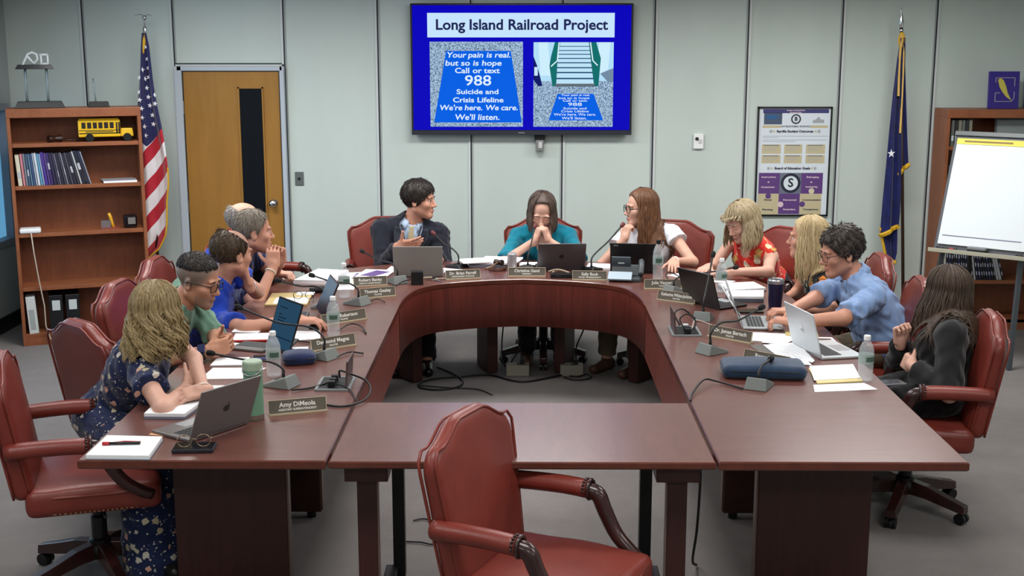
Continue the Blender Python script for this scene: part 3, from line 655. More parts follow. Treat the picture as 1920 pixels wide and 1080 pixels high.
# right bookcase contents
t = thing('award_plaque', 'purple plaque with gold quill emblem on right bookcase', 'plaque', (3.70, 9.70, 1.72), rot=(-.06, 0, 0))
obj('panel', MB().box((0, 0, .142), (.236, .018, .284)), mat('plaque_purple', (52, 38, 128), .4), t, bevel=.003)
g = mat('plaque_gold', (196, 186, 84), .4); sv = mat('plaque_silver', (150, 146, 170), .4)
b = MB(); w = .007
for p, q in (((-.065, .20), (-.065, .235)), ((-.065, .235), (.08, .235)), ((.08, .235), (.08, .17)), ((-.065, .12), (-.065, .055)), ((-.065, .055), (.06, .055)), ((.06, .055), (.08, .08)), ((.08, .08), (.08, .13)), ((-.065, .12), (-.03, .12))):
    obj('emblem_line', MB().tube([(p[0], -.0105, p[1]), (q[0], -.0105, q[1])], .0035, 6), sv, t)
obj('quill', MB().add([(-.05, -.011, .22), (-.03, -.011, .235), (-.005, -.011, .215), (.015, -.011, .17), (.03, -.011, .12), (.062, -.011, .06), (.02, -.011, .09), (-.01, -.011, .125), (-.035, -.011, .165)], [tuple(range(9))]), g, t)
x = 3.30
rn = ['cream-edged', 'black', 'white-lettered black', 'ink-blue', 'jet', 'pale-banded', 'charcoal', 'dark navy', 'striped black', 'grey-lettered', 'dusky blue', 'raven', 'white-edged', 'deep purple', 'violet-black', 'slate', 'midnight', 'dark plum', 'steel-lettered', 'indigo', 'smoke', 'light grey', 'dull silver', 'black-blue']
for i in range(24):
    c = [(206, 204, 190), (22, 22, 30), (30, 30, 42), (34, 32, 66), (26, 26, 34)][0 if i == 0 else 1+i % 4] if i not in (12, 21, 22) else (168, 170, 170)
    w = (.012, .016, .018, .014)[i % 4]; h = .255+.02*((i*5) % 3)/3
    t = thing('yearbook', '%s yearbook behind the easel, %s' % (rn[i], 'at the left end' if i == 0 else 'right of the %s one' % rn[i-1]), 'book', (x, 9.60, .3955), 0, 'yearbooks behind the easel', rot=(0, -.02-.012*i, 0))
    obj('cover', MB().box((w/2, .1, h/2), (w, .2, h)), mat('yb_%s' % str(c), c, .6), t, bevel=.001)
    for k in range(3): obj('spine_lettering', MB().box((w/2, -.0006, h*(.2+.26*k)), (w*.5, .0012, h*.11)), mat('yb_letters', (170, 172, 186), .6), t)
    x += w+.005
for z, k in ((1.0905, 7), (1.4405, 6)):
    for i in range(k):
        w = .022; c = [(92, 96, 92), (40, 40, 44), (120, 118, 104)][i % 3]
        t = thing('book', 'book %s from the left on the right bookcase %s shelf, beside the easel' % (('first', 'second', 'third', 'fourth', 'fifth', 'sixth', 'seventh')[i], 'upper' if z > 1.2 else 'middle'), 'book', (3.285+.027*i, 9.60, z), 0, 'books beside the easel board')
        obj('cover', MB().box((w/2, .09, .10), (w, .18, .20)), mat('ob_%d' % (i % 3), c, .6), t, bevel=.001); obj('spine_label', MB().box((w/2, -.0008, .06), (w*.8, .0014, .04)), mat('label_white', (196, 204, 206), .6), t)
t = thing('document_frame', 'grey framed sheet leaning in the right bookcase top shelf', 'frame', (3.70, 9.66, 1.4405), rot=(-.1, 0, 0))
obj('frame', MB().box((.09, 0, .105), (.30, .014, .21)), mat('frame_grey', (70, 74, 74), .5), t, bevel=.003); obj('sheet', MB().box((.09, -.008, .105), (.27, .002, .18)), mat('frame_sheet', (128, 136, 136), .5), t)
# ------------------------------------------------------------------ easel with paper pad (board faces left and towards the camera)
EA = math.radians(-39); EX, EY = 3.225, 8.65
ez = thing('easel', 'flip chart easel with blank white pad in front of bookcase', 'easel', (EX, EY, 0), EA)
ME = mat('easel_grey', (72, 76, 82), .45, metal=.3)
tl = math.radians(-20); R_ = Euler((tl, 0, 0)).to_matrix()
def eb_(x, n, l): q = R_ @ Vector((x, -n, l)); return (q.x, q.y-.02, q.z+.78)       # across, out of board, up the board
obj('board', MB().box(eb_(0, -.009, .42), (.665, .016, .86), R_), ME, ez, bevel=.003)
obj('paper_pad', MB().box(eb_(.006, .008, .415), (.62, .016, .78), R_), mat('pad_white', (216, 224, 228), .8), ez)
obj('pad_header', MB().box(eb_(.006, .018, .785), (.62, .004, .042), R_), mat('pad_yellow', (226, 214, 96), .7), ez)
obj('header_print', MB().box(eb_(-.08, .021, .785), (.34, .002, .012), R_), mat('pad_print', (140, 116, 80), .7), ez)
obj('pad_edge_line', MB().box(eb_(-.005, .0175, .09), (.55, .003, .006), R_), mat('pad_line', (120, 126, 150), .7), ez)
obj('clip_bar', MB().box(eb_(0, .006, .845), (.665, .022, .035), R_), mat('clip_grey', (92, 98, 100), .4), ez, bevel=.004)
obj('tray', MB().box((0, -.06, .765), (.68, .09, .016)).box((0, -.105, .773), (.68, .008, .028)), mat('tray_beige', (170, 168, 150), .5), ez, bevel=.002)
for x0, x1 in ((-.27, -.34), (.27, .30)): obj('leg', MB().tube([(x0, .02, .80), (x1, -.16, 0)], .021, 4), ME, ez)
for x0, x1 in ((-.2, -.26), (.2, .26)): obj('rear_leg', MB().cyl((x0, .26, 1.4), (x1, .62, 0), .015, 10), M_black, ez)
c_, s_ = math.cos(EA), math.sin(EA)
def tray_at(x, y=-.055): return (EX+c_*x-s_*y, EY+s_*x+c_*y, .7735)
for lab, x, c, s in (('black marker at the left end of the easel tray', -.27, M_dark, .06), ('red marker cap on the easel tray', -.19, mat('marker_red', (150, 60, 60), .5), .035), ('black marker at the right end of the easel tray', .28, M_dark, .05)):
    t = thing('marker', lab, 'marker', tray_at(x), EA); obj('barrel', MB().cyl((-s/2, 0, .009), (s/2, 0, .009), .009, 10), c, t, smooth=True); obj('cap', MB().cyl((s/2, 0, .009), (s/2+.02, 0, .009), .0095, 10), M_black, t)
t = thing('board_eraser', 'grey felt eraser in the middle of the easel tray', 'eraser', tray_at(-.01), EA); obj('handle', MB().box((0, 0, .03), (.13, .05, .02)), M_grey, t, bevel=.006); obj('felt', MB().box((0, 0, .01), (.125, .048, .02)), M_dark, t)
# ceiling fixtures
for (x, y) in LAMPS:
    t = thing('ceiling_light', 'recessed rectangular ceiling light above the meeting room', 'ceiling light', (x, y, CEIL), 0, 'ceiling lights')
    obj('frame', MB().box((0, .31, -.008), (1.24, .03, .02)).box((0, -.31, -.008), (1.24, .03, .02)).box((.61, 0, -.008), (.03, .6, .02)).box((-.61, 0, -.008), (.03, .6, .02)), M_white, t)
    obj('diffuser', MB().box((0, 0, -.006), (1.19, .59, .008)), mat('diffuser', (255, 250, 240), .5, emit=1.5), t)
# ------------------------------------------------------------------ conference tables
TZ = .745
M_top = wood('mahogany_top', (92, 53, 46), (106, 64, 56), .36, (1.5, 7, 1), coat=.5, spec=.6, big=2.2)
M_topx = wood('mahogany_top_cross', (92, 53, 46), (106, 64, 56), .36, (7, 1.5, 1), coat=.5, spec=.6, big=2.2)
for _m in (M_top, M_topx): _m.node_tree.nodes['Principled BSDF'].inputs['Coat Roughness'].default_value = .22
M_edge = wood('mahogany_edge', (76, 35, 26), (94, 46, 32), .32, (3, 3, 3), coat=.2)
M_apron = wood('mahogany_apron', (84, 33, 27), (116, 50, 40), .45, (13, 13, .5), big=2.0)
M_leg = wood('mahogany_leg', (52, 24, 22), (66, 32, 28), .45, (8, 8, .6))
YH = 6.95
def top_mesh(pts, z1=TZ, th=.034, bev=.006):
    n = len(pts); P = np.array(pts, float); nx = np.roll(P, -1, 0); pv = np.roll(P, 1, 0)
    d1 = (P-pv); d1 /= np.linalg.norm(d1, axis=1)[:, None]; d2 = nx-P; d2 /= np.linalg.norm(d2, axis=1)[:, None]
    nn = np.stack([-(d1+d2)[:, 1], (d1+d2)[:, 0]], 1); nn /= np.linalg.norm(nn, axis=1)[:, None]
    sc_ = 1/np.maximum(.5, (nn*np.stack([-d1[:, 1], d1[:, 0]], 1)).sum(1))
    seam = np.abs(P[:, 1]-YH) < .01; bv = np.where(seam, 0, bev); I = P+nn*(bv*sc_)[:, None]; b = MB()
    V = [(x, y, z1) for x, y in I]+[(x, y, z1-q*.7) for (x, y), q in zip(P, bv)]+[(x, y, z1-th+bev) for x, y in P]+[(x, y, z1-th) for x, y in I]
    F = [tuple(range(n))]+[tuple(range(4*n-1, 3*n-1, -1))]; b.add(V, F, 0)
    b.f += [(k*n+i, (k+1)*n+i, (k+1)*n+(i+1) % n, k*n+(i+1) % n) for k in range(3) for i in range(n)]; b.m += [1]*(3*n)
    return b
YH = 6.95
for sgn, lab in ((-1, 'left wing of the mahogany conference table with floral-dress sitter'), (1, 'right wing of the mahogany conference table with navy sleeve on it')):
    t = thing('conference_table', lab, 'table', (sgn*1.145, 5.6, 0), 0, 'mahogany table sections')
    pts = [(sgn*.70, 4.225), (sgn*1.59, 4.225), (sgn*1.59, YH), (sgn*.70, YH)]
    if sgn > 0: pts = pts
    else: pts = pts[::-1]
    obj('tabletop', top_mesh(pts), [M_top, M_edge], t, world=True)
    obj('apron', MB().box((sgn*.7165, 5.93, .572), (.022, 2.04, .278)), M_apron, t, world=True, bevel=.002)
    for y, x0, x1, th in ((4.78, .95, 1.405, .06), (5.59, .95, 1.405, .06)):
        obj('pedestal', MB().box((sgn*(x0+x1)/2, y, .37), (x1-x0, th, .676)), M_leg, t, world=True, bevel=.004)
        obj('pedestal_trim', MB().box((sgn*x0-sgn*.003, y, .37), (.008, th*.8, .66)), mat('trim_metal', (112, 92, 84), .35, metal=.3), t, world=True)
        for x in (x0+.05, x1-.05): obj('foot', MB().cyl((sgn*x, y, 0), (sgn*x, y, .034), .022, 12), M_black, t, world=True)
    obj('stretcher', MB().box((sgn*1.17, 5.2, .64), (.04, .80, .07)), M_black, t, world=True)
t = thing('conference_table', 'curved mahogany head section of the conference table', 'table', (0, 8.1, 0), 0, 'mahogany table sections')
inner = [(-.70, YH), (-.69, 7.15), (-.662, 7.33), (-.618, 7.46), (-.521, 7.576), (-.40, 7.645), (-.2, 7.715), (0, 7.75)]
inner = [tuple(p[:2]) for p in bez([(x, y, 0) for x, y in inner], 42)]; inner = inner+[(-x, y) for x, y in inner[-2::-1]]
outer = [(1.59, YH), (1.585, 7.2), (1.53, 7.58), (1.36, 7.93), (1.05, 8.2), (.6, 8.39), (0, 8.46)]
outer = [tuple(p[:2]) for p in bez([(x, y, 0) for x, y in outer], 42)]; outer = outer+[(-x, y) for x, y in outer[-2::-1]]
obj('tabletop', top_mesh((inner+outer)[::1] if False else [p for p in outer]+[p for p in inner]), [M_topx, M_edge], t, world=True)
off = [(x*1.006, y+.006) for x, y in inner]
b = MB(); n = len(off)
V = [(x, y, z) for z in (.436, .7115) for x, y in off]+[(x*1.03, y+.02, z) for z in (.436, .711) for x, y in off]
b.add(V, [(i, n+i, n+i+1, i+1) for i in range(n-1)]+[(2*n+i, 2*n+i+1, 3*n+i+1, 3*n+i) for i in range(n-1)]+[(i, i+1, 2*n+i+1, 2*n+i) for i in range(n-1)])
obj('apron', b, M_apron, t, world=True, smooth=True)
for (x0, y0, x1, y1) in ((-.69, 7.97, -.89, 8.21), (.73, 7.97, .93, 8.21), (-.20, 8.20, -.28, 8.42), (.25, 8.20, .33, 8.42)):
    a = math.atan2(y1-y0, x1-x0); L = math.hypot(x1-x0, y1-y0)
    obj('pedestal', MB().box(((x0+x1)/2, (y0+y1)/2, .36), (L, .075, .70), Rz(a)), M_leg, t, world=True, bevel=.004)
# folding training table in front
t = thing('training_table', 'narrow folding table closing the front of the U', 'table', (0, 4.6, 0))
obj('tabletop', top_mesh([(-.692, 4.228), (.692, 4.228), (.692, 4.985), (-.692, 4.985)], TZ-.004, .028), [M_topx, M_edge], t, world=True)
for s_ in (-1, 1):
    obj('leg', MB().box((s_*.575, 4.40, .355), (.075, .05, .71)), M_leg, t, world=True, bevel=.003)
    obj('leg', MB().box((s_*.515, 4.93, .355), (.05, .05, .71)), M_black, t, world=True, bevel=.003)
    obj('leg_trim', MB().box((s_*.535, 4.385, .355), (.006, .03, .68)), mat('trim_metal', (112, 92, 84), .35, metal=.3), t, world=True)
    obj('bracket', MB().box((s_*.57, 4.42, .672), (.16, .20, .08)), M_dark if False else M_leg, t, world=True, bevel=.004)
    obj('latch', MB().box((s_*.70, 4.5, .665), (.10, .03, .02)).box((s_*.66, 4.5, .64), (.012, .03, .06)), M_black, t, world=True)
    obj('foot_bar', MB().box((s_*.545, 4.66, .035), (.05, .50, .04)), M_black, t, world=True, bevel=.004)
obj('modesty_beam', MB().box((0, 4.66, .655), (1.06, .02, .10)), M_black, t, world=True)
obj('wire_clip', MB().box((-.42, 4.64, .655), (.05, .012, .03)).box((.42, 4.64, .655), (.05, .012, .03)), M_dark, t, world=True)
# ------------------------------------------------------------------ leather swivel armchairs
M_lea = leather('burgundy_leather', (108, 41, 33), (124, 51, 41), .38)
M_cwood = wood('chair_wood', (38, 18, 18), (58, 28, 26), .3, (6, 6, 2), coat=.3)
M_nail = mat('brass_nail', (150, 110, 84), .35, metal=.7)
def sms(a, b, k):
    h = np.clip(.5-.5*(b-a)/k, 0, 1); return b*(1-h)+a*h+k*h*(1-h)
def make_chair(label):
    t = thing('swivel_armchair', label, 'chair', (0, 0, 0), 0, 'burgundy leather conference chairs')
    # seat
    P = [rbox((0, .0, .418), (.265, .26, .058), .035), ell((0, .01, .462), (.25, .235, .034), k=.03)]
    sdf_obj('seat', P, M_lea, t, .014)
    b = MB(); loop = []
    for u in np.linspace(0, 2*math.pi, 49)[:-1]:
        c, s = math.cos(u), math.sin(u); q = 5.0; r_ = 1/((abs(c)**q+abs(s)**q)**(1/q)); loop.append((.262*c*r_, .257*s*r_))
    b.tube([(x*1.008, y*1.008, .444) for x, y in loop], .006, 6, closed=True)
    obj('seat_welt', b, M_lea, t, smooth=True)
    b = MB()
    for i in range(0, len(loop)):
        (x, y), (x2, y2) = loop[i], loop[(i+1) % len(loop)]; L = math.hypot(x2-x, y2-y)
        for f in np.arange(0, 1, max(.25, .017/L)): b.ball((x+(x2-x)*f, y+(y2-y)*f, .376), .0052, 4)
    obj('nail_trim', b, M_nail, t)
    # backrest
    f = Field([rbox((0, 0, .28), (.33, .12, .34), .0)], .012)
    X, Y, Z = f.grid(); ax = np.abs(X)
    hw = .238+.047*np.clip(Z/.42, 0, 1)**.8; ss = np.clip((.225-ax)/.15, 0, 1); zt = .500+.062*ss*ss*(3-2*ss)
    d2 = sms(sms(ax-hw, Z-zt, .09), -Z, .04); puff = .022*np.exp(-(X/.17)**2-((Z-.26)/.22)**2)
    th = .046-.012*np.clip(Z/.55, 0, 1); f.D = sms(d2, np.abs(Y-puff*.5)-th-puff*.5, .05).astype(np.float32)+0*X.astype(np.float32)
    V, F = f.mesh(); R = np.array(Euler((math.radians(9), 0, 0)).to_matrix()); V = V@R.T+np.array([0, -.262, .43])
    bk = obj_np('backrest', V, F, M_lea, t, world=False)
    e = []
    for u in np.linspace(0, 1, 40):
        if u < .3: z = .02+.46*u/.3; x = -(.238+.047*min(1, z/.42)**.8)+.006
        elif u > .7: z = .02+.46*(1-u)/.3; x = (.238+.047*min(1, z/.42)**.8)-.006
        else:
            x = -.262+.524*(u-.3)/.4; s_ = min(1, max(0, (.225-abs(x))/.15)); z = .486+.062*s_*s_*(3-2*s_)
        e.append((x, z))
    b = MB()
    for yy in (.030, -.034): b.tube([tuple(R@np.array([x, yy, z-.0])+np.array([0, -.262, .43])) for x, z in e], .0055, 6)
    obj('back_welt', b, M_lea, bk, smooth=True)
    for s in (-1, 1):
        a = obj('armrest', MB().tube(bez([(s*.272, -.315, .652), (s*.279, -.2, .658), (s*.285, -.09, .660), (s*.287, .0, .656)], 12), [.032, .036, .038, .038, .037, .036, .035, .034, .032][:1]*1 if False else .036, 12, flat=.92), M_lea, t, smooth=True)
        p = bez([(s*.287, -.004, .652), (s*.287, .035, .640), (s*.286, .062, .585), (s*.281, .11, .505), (s*.272, .18, .448), (s*.262, .225, .425)], 24)
        obj('arm_post', MB().tube(p, np.linspace(.029, .021, len(p)), 10, flat=1.1), M_cwood, a, smooth=True)
        b = MB()
        for k in range(10):
            w = math.pi*(k/9)-.0; b.ball((s*.287+.037*math.cos(w), -.012, .656+.035*math.sin(w)), .006, 4)
        b.tube([(s*.287+.034*math.cos(w), .004, .656+.034*math.sin(w)) for w in np.linspace(0, 2*math.pi, 17)[:-1]], .007, 6, closed=True)
        obj('arm_rosette', b, M_nail if False else M_cwood, a, smooth=True)
    obj('tilt_mechanism', MB().box((0, -.02, .335), (.20, .24, .05)).cyl((.10, .02, .335), (.26, .04, .345), .007, 8), M_black, t, bevel=.006)
    obj('column', MB().lathe([(.045, .10), (.045, .16), (.032, .17), (.032, .26), (.024, .27), (.024, .34)], n=16), M_black, t, smooth=False)
    hub = obj('hub', MB().lathe([(.055, .085), (.06, .12), (.05, .15), (.02, .16)], n=16), M_black, t, smooth=True)
    for k in range(5):
        a = 2*math.pi*k/5+.3; c, s = math.cos(a), math.sin(a); b = MB()
        sec = [(.03, .13, .030, .046), (.12, .122, .030, .040), (.22, .098, .028, .032), (.315, .078, .026, .026)]
        V = []
        for r_, z, w, h in sec:
            for du, dz in ((-w, -h), (w, -h), (w*.8, h*.5), (-w*.8, h*.5)): V.append((r_*c-du*s, r_*s+du*c, z+dz))
        b.add(V, [(4*i+j, 4*i+(j+1) % 4, 4*i+4+(j+1) % 4, 4*i+4+j) for i in range(3) for j in range(4)]+[(3, 2, 1, 0), (12, 13, 14, 15)])
        lg = obj('base_leg', b, M_cwood, t, bevel=.004)
        b = MB(); cx, cy = .295*c, .295*s; b.cyl((cx, cy, .03), (cx, cy, .07), .009, 8)
        for d in (-.016, .016): b.cyl((cx-s*(d-.009), cy+c*(d-.009), .027), (cx-s*(d+.009), cy+c*(d+.009), .027), .027, 14)
        obj('caster', b, M_black, lg)
    return t
CH = dict(FG=(.115, 3.93, -25.5, 'empty burgundy armchair in the foreground, turned right before the folding table'),
 NL=(-1.78, 4.93, 17, 'empty burgundy armchair at front left, beside the white notebook'),
 L1=(-1.76, 5.70, 46, 'burgundy armchair behind the woman in the navy floral dress'),
 L2=(-1.80, 6.40, -4, 'burgundy armchair of the man in the green shirt'),
 L3=(-1.82, 7.16, 0, 'burgundy armchair of the man in the royal blue polo, below the flag'),
 L4=(-1.60, 7.78, 0, 'burgundy armchair of the grey-haired man in striped navy polo'),
 L5=(-1.62, 8.38, -12, 'burgundy armchair of the balding man in the dark suit at the left corner'),
 H1=(-.93, 8.62, -80, 'burgundy armchair behind the man in dark suit and tan tie'),
 H2=(.15, 8.60, -90, 'burgundy armchair behind the woman in teal at the centre'),
 H3=(.98, 8.46, -108, 'burgundy armchair behind the woman in white with long brown hair'),
 R1=(1.56, 8.22, -140, 'burgundy armchair behind the woman in the red floral top'),
 R2=(1.80, 7.34, 176, 'burgundy armchair of the blonde woman in black floral top, below the dark flag'),
 R3=(1.80, 6.58, 174, 'burgundy armchair of the man in the light blue shirt'),
 R4=(1.85, 5.73, 171, 'burgundy armchair of the woman in the black blazer'))
proto = None
for k, (x, y, a, lab) in CH.items():
    rz = math.radians(a-90)
    if proto is None: proto = make_chair(lab); proto.location = (x, y, 0); proto.rotation_euler = (0, 0, rz)
    else: dup(proto, (x, y, 0), rz, lab)
# ------------------------------------------------------------------ people
def nrm(v): v = np.array(v, float); return v/(np.linalg.norm(v)+1e-12)
def ik(sh, wr, hint, a, b):
    sh, wr, hint = map(lambda q: np.array(q, float), (sh, wr, hint)); d = wr-sh; L = np.linalg.norm(d); L_ = min(L, (a+b)*.995); e = d/L
    if L > L_: wr = sh+e*L_; L = L_
    x = (a*a-b*b+L*L)/(2*L); h = math.sqrt(max(0, a*a-x*x)); q = hint-sh; q = nrm(q-e*(q@e)); return sh+e*x+q*h, wr
def project(prims, P, off, it=6):
    P = np.array(P, float)
    for _ in range(it):
        d = sdf_at(prims, P); g = np.stack([sdf_at(prims, P+np.eye(3)[i]*.002)-sdf_at(prims, P-np.eye(3)[i]*.002) for i in range(3)], 1)
        g /= np.linalg.norm(g, axis=1)[:, None]+1e-9; P = P-(d-off)[:, None]*g
    return P
def pushout(prims, P, off, it=3):
    for _ in range(it):
        d = sdf_at(prims, P); k = d < off
        if not k.any(): break
        Q = P[k]; g = np.stack([sdf_at(prims, Q+np.eye(3)[i]*.003)-sdf_at(prims, Q-np.eye(3)[i]*.003) for i in range(3)], 1)
        g /= np.linalg.norm(g, axis=1)[:, None]+1e-9; P[k] = Q+np.minimum(off-d[k], .05)[:, None]*g
    return P
def skin(name, c, lip, beard=None):
    if name in MATS: return MATS[name]
    m = mat(name, c, .5, spec=.35); N = NT(m); v = N.coords()
    base = N.ramp(N.noise(v, 22, 4), [(.3, tuple(max(0, q-9) for q in c)), (.7, c)])
    a = N.n('ShaderNodeAttribute'); a.attribute_name = 'lip'; b = N.n('ShaderNodeAttribute'); b.attribute_name = 'stubble'
    col = N.mix(b.outputs['Fac'], base, beard or (96, 84, 76)); col = N.mix(a.outputs['Fac'], col, lip); N.color(col)
    try: N.b.inputs['Subsurface Weight'].default_value = .06; N.b.inputs['Subsurface Radius'].default_value = (.012, .005, .003)
    except Exception: pass
    return m
def hairmat(name, c1, c2, scale=(60, 60, 4)):
    if name in MATS: return MATS[name]
    m = mat(name, c1, .42, spec=.4); N = NT(m); v = N.coords(scale)
    f = N.noise(v, 3.0, 4, .7); N.color(N.ramp(f, [(.32, c1), (.68, c2)])); N.bump(f, .5, .004); return m
def head_prims(H, R, s, fem, eyes):
    L = lambda p: H+R@(np.array(p)*s)
    E = lambda p, r, k=.02: ell(L(p), np.array(r)*s, R, k)
    C = lambda a, b, r1, r2, k=.015: cone(L(a), L(b), r1*s, r2*s, k)
    j = .93 if fem else 1.0
    P = [E((0, -.014, .040), (.078, .098, .084)), E((0, .03, -.035), (.062*j, .062, .075), .03), C((0, .066, -.094), (0, .06, -.09), .024*j, .026*j, .025)]
    for q in (-1, 1):
        P += [C((q*.054*j, -.004, -.056), (q*.014, .066, -.096), .018, .017, .025), E((q*.042, .060, -.022), (.022, .022, .018), .025),
              E((q*.030, .082, .026), (.024, .010, .007), .014)]
    P += [C((0, .082, .020), (0, .104, -.024), .008, .0105, .012), E((0, .106, -.028), (.013, .013, .0105), .008)]
    for q in (-1, 1): P += [E((q*.0115, .097, -.033), (.0078, .011, .0078), .006)]
    P += [E((0, .088, -.060), (.021, .013, .0055), .006), E((0, .086, -.0695), (.018, .013, .006), .006)]
    ears = []
    for q in (-1, 1):
        Re = R@np.array(Euler((.12, 0, q*-.38)).to_matrix())
        ears += [ell(L((q*.080, -.010, -.008)), np.array((.0075, .019, .031))*s, Re, .008)]
    cuts = []
    for q in (-1, 1): cuts += [E((q*.031, .102, .007), (.017, .014, .011), .01), ell(L((q*.090, -.004, -.004)), np.array((.008, .010, .017))*s, R, .006)]
    lids = []
    for q in (-1, 1):
        if eyes == 'open': lids += [E((q*.031, .0755, .0150), (.0165, .0135, .0075), .004), E((q*.031, .0745, -.0050), (.015, .012, .0055), .004)]
        else: lids += [E((q*.031, .0760, .007), (.0165, .0140, .0125), .004)]
    return P+ears, cuts, lids, L
def hand_prims(w, d, n, side, curl, s=1.0, spread=.1, thumb=.7, tcurl=.3):
    """side +1 right, -1 left; d finger direction, n palm normal"""
    d = nrm(d); n = nrm(np.array(n)-d*(np.array(n)@d)); t = np.cross(d, n)*side; w = np.array(w, float); P = []
    Rm = np.stack([t, d, n], 1)
    P += [rbox(w+d*.046*s, np.array((.040, .048, .013))*s, .012*s, Rm, .012), ell(w+d*.03*s+t*.022*s+n*.008*s, np.array((.018, .03, .014))*s, Rm, .01), cone(w-d*.02*s, w+d*.02*s, .024*s, .026*s, .015)]
    curl = curl if isinstance(curl, (list, tuple)) else [curl]*4
    for i, (o, L) in enumerate(zip((.030, .010, -.010, -.029), (.074, .082, .076, .060))):
        b = w+d*(.088-.004*abs(i-1.2))*s+t*o*s; sp = (1.5-i)*spread*.5; ang = 0; dd = nrm(d+t*sp); p = b
        for k, f in enumerate((.44, .31, .25)):
            ang += curl[i]*(.8, 1.1, .8)[k]; v = dd*math.cos(ang)+n*math.sin(ang); q = p+v*L*f*s
            P.append(cone(p, q, (.0090, .0082, .0075)[k]*s, (.0082, .0075, .0066)[k]*s, .0035)); p = q
    b = w+d*.024*s+t*.030*s+n*.004*s; v = nrm(d*(1-thumb*.6)+t*thumb+n*.25); q = b+v*.040*s; P.append(cone(b, q, .0135*s, .0105*s, .008))
    v2 = nrm(v+d*tcurl*.8+n*tcurl*.5-t*tcurl*.6); P.append(cone(q, q+v2*.034*s, .0105*s, .0085*s, .004)); return P
def tubes_np(paths, radii, n=5, flat=.55):
    """paths (m,k,3), radii (m,k): many flattened tubes at once"""
    P = np.asarray(paths); m, k, _ = P.shape; T = np.gradient(P, axis=1); T /= np.linalg.norm(T, axis=2)[..., None]+1e-9
    c = P.mean((0, 1)); A = P-c; A[..., 2] *= .2; A = A-T*(A*T).sum(2)[..., None]; A /= np.linalg.norm(A, axis=2)[..., None]+1e-9; B = np.cross(T, A)
    w = 2*np.pi*np.arange(n)/n
    V = P[:, :, None]+radii[..., None, None]*(A[:, :, None]*np.cos(w)[None, None, :, None]*flat+B[:, :, None]*np.sin(w)[None, None, :, None])
    i = np.arange(m)[:, None, None]; a = np.arange(k-1)[None, :, None]; j = np.arange(n)[None, None, :]; id_ = lambda a, j: (i*k+a)*n+j % n
    F = np.stack([id_(a, j), id_(a, j+1), id_(a+1, j+1), id_(a+1, j)], -1).reshape(-1, 4); return V.reshape(-1, 3), F
def merge(*VF):
    o = 0; VV = []; FF = []
    for V, F in VF: VV.append(V); FF.append(np.asarray(F)+o); o += len(V)
    return np.concatenate(VV), np.concatenate(FF)
def hair_cap(H, R, s, thick, planes, lumps=(), noise=.003, freq=(140, 30), cell=.005, top=1.0, edge=.008):
    P = [ell((0, -.016, .042), (.078+thick, .098+thick, (.084+thick*1.1)*top))]+list(lumps); f = Field(P, cell, pad=.02)
    X, Y, Z = f.grid(); an = np.arctan2(X, -(Y+.0)); f.D = f.D+(noise*np.sin(an*freq[0]/10+14*Z*np.sin(an*3))*np.sin(freq[1]*Z+6*an)).astype(np.float32)
    for pt, n in planes:
        b = -((X-pt[0])*n[0]+(Y-pt[1])*n[1]+(Z-pt[2])*n[2])/np.linalg.norm(n); f.D = sms(f.D, b+0*f.D, edge).astype(np.float32)
    V, F = f.mesh(); return (V*s)@R.T+H, F
def short_strands(V, F, H, R, s, n, ln, r, seed=2, lift=.0015, swirl=(0, -.01, .13), fwd=0.0, jit=.35):
    g = np.random.default_rng(seed); V = np.asarray(V); C = V[np.asarray(F)].mean(1); e1 = V[F[:, 1]]-V[F[:, 0]]; e2 = V[F[:, 3]]-V[F[:, 0]]; N_ = np.cross(e1, e2); ar = np.linalg.norm(N_, axis=1); N_ /= ar[:, None]+1e-12
    ok = ((C-H)*N_).sum(1) > .02; p = ar*ok; i = g.choice(len(C), n, p=p/p.sum()); P0 = C[i]; nn = N_[i]
    cr = R@(np.array(swirl)*s)+H; d = P0-cr; d = d-nn*(d*nn).sum(1)[:, None]; d /= np.linalg.norm(d, axis=1)[:, None]+1e-9
    fv = R@np.array([0, 1, 0]); d = d+fv*fwd+g.normal(0, jit, (n, 3)); d = d-nn*(d*nn).sum(1)[:, None]; d /= np.linalg.norm(d, axis=1)[:, None]+1e-9
    L_ = ln*g.uniform(.6, 1.3, n)[:, None]; t = np.linspace(0, 1, 5); c = (P0-H); k = 1/np.linalg.norm(c, axis=1)[:, None]
    W = P0[:, None]+d[:, None]*(L_*t)[..., None]-nn[:, None]*(.5*k*(L_*t)**2*.9)[..., None]+nn[:, None]*(lift*np.sin(t*2.6)+.0004)[None, :, None]
    return tubes_np(W, r*np.array([.8, 1, .9, .6, .15])[None]*g.uniform(.7, 1.3, (n, 1)), 4, .5)
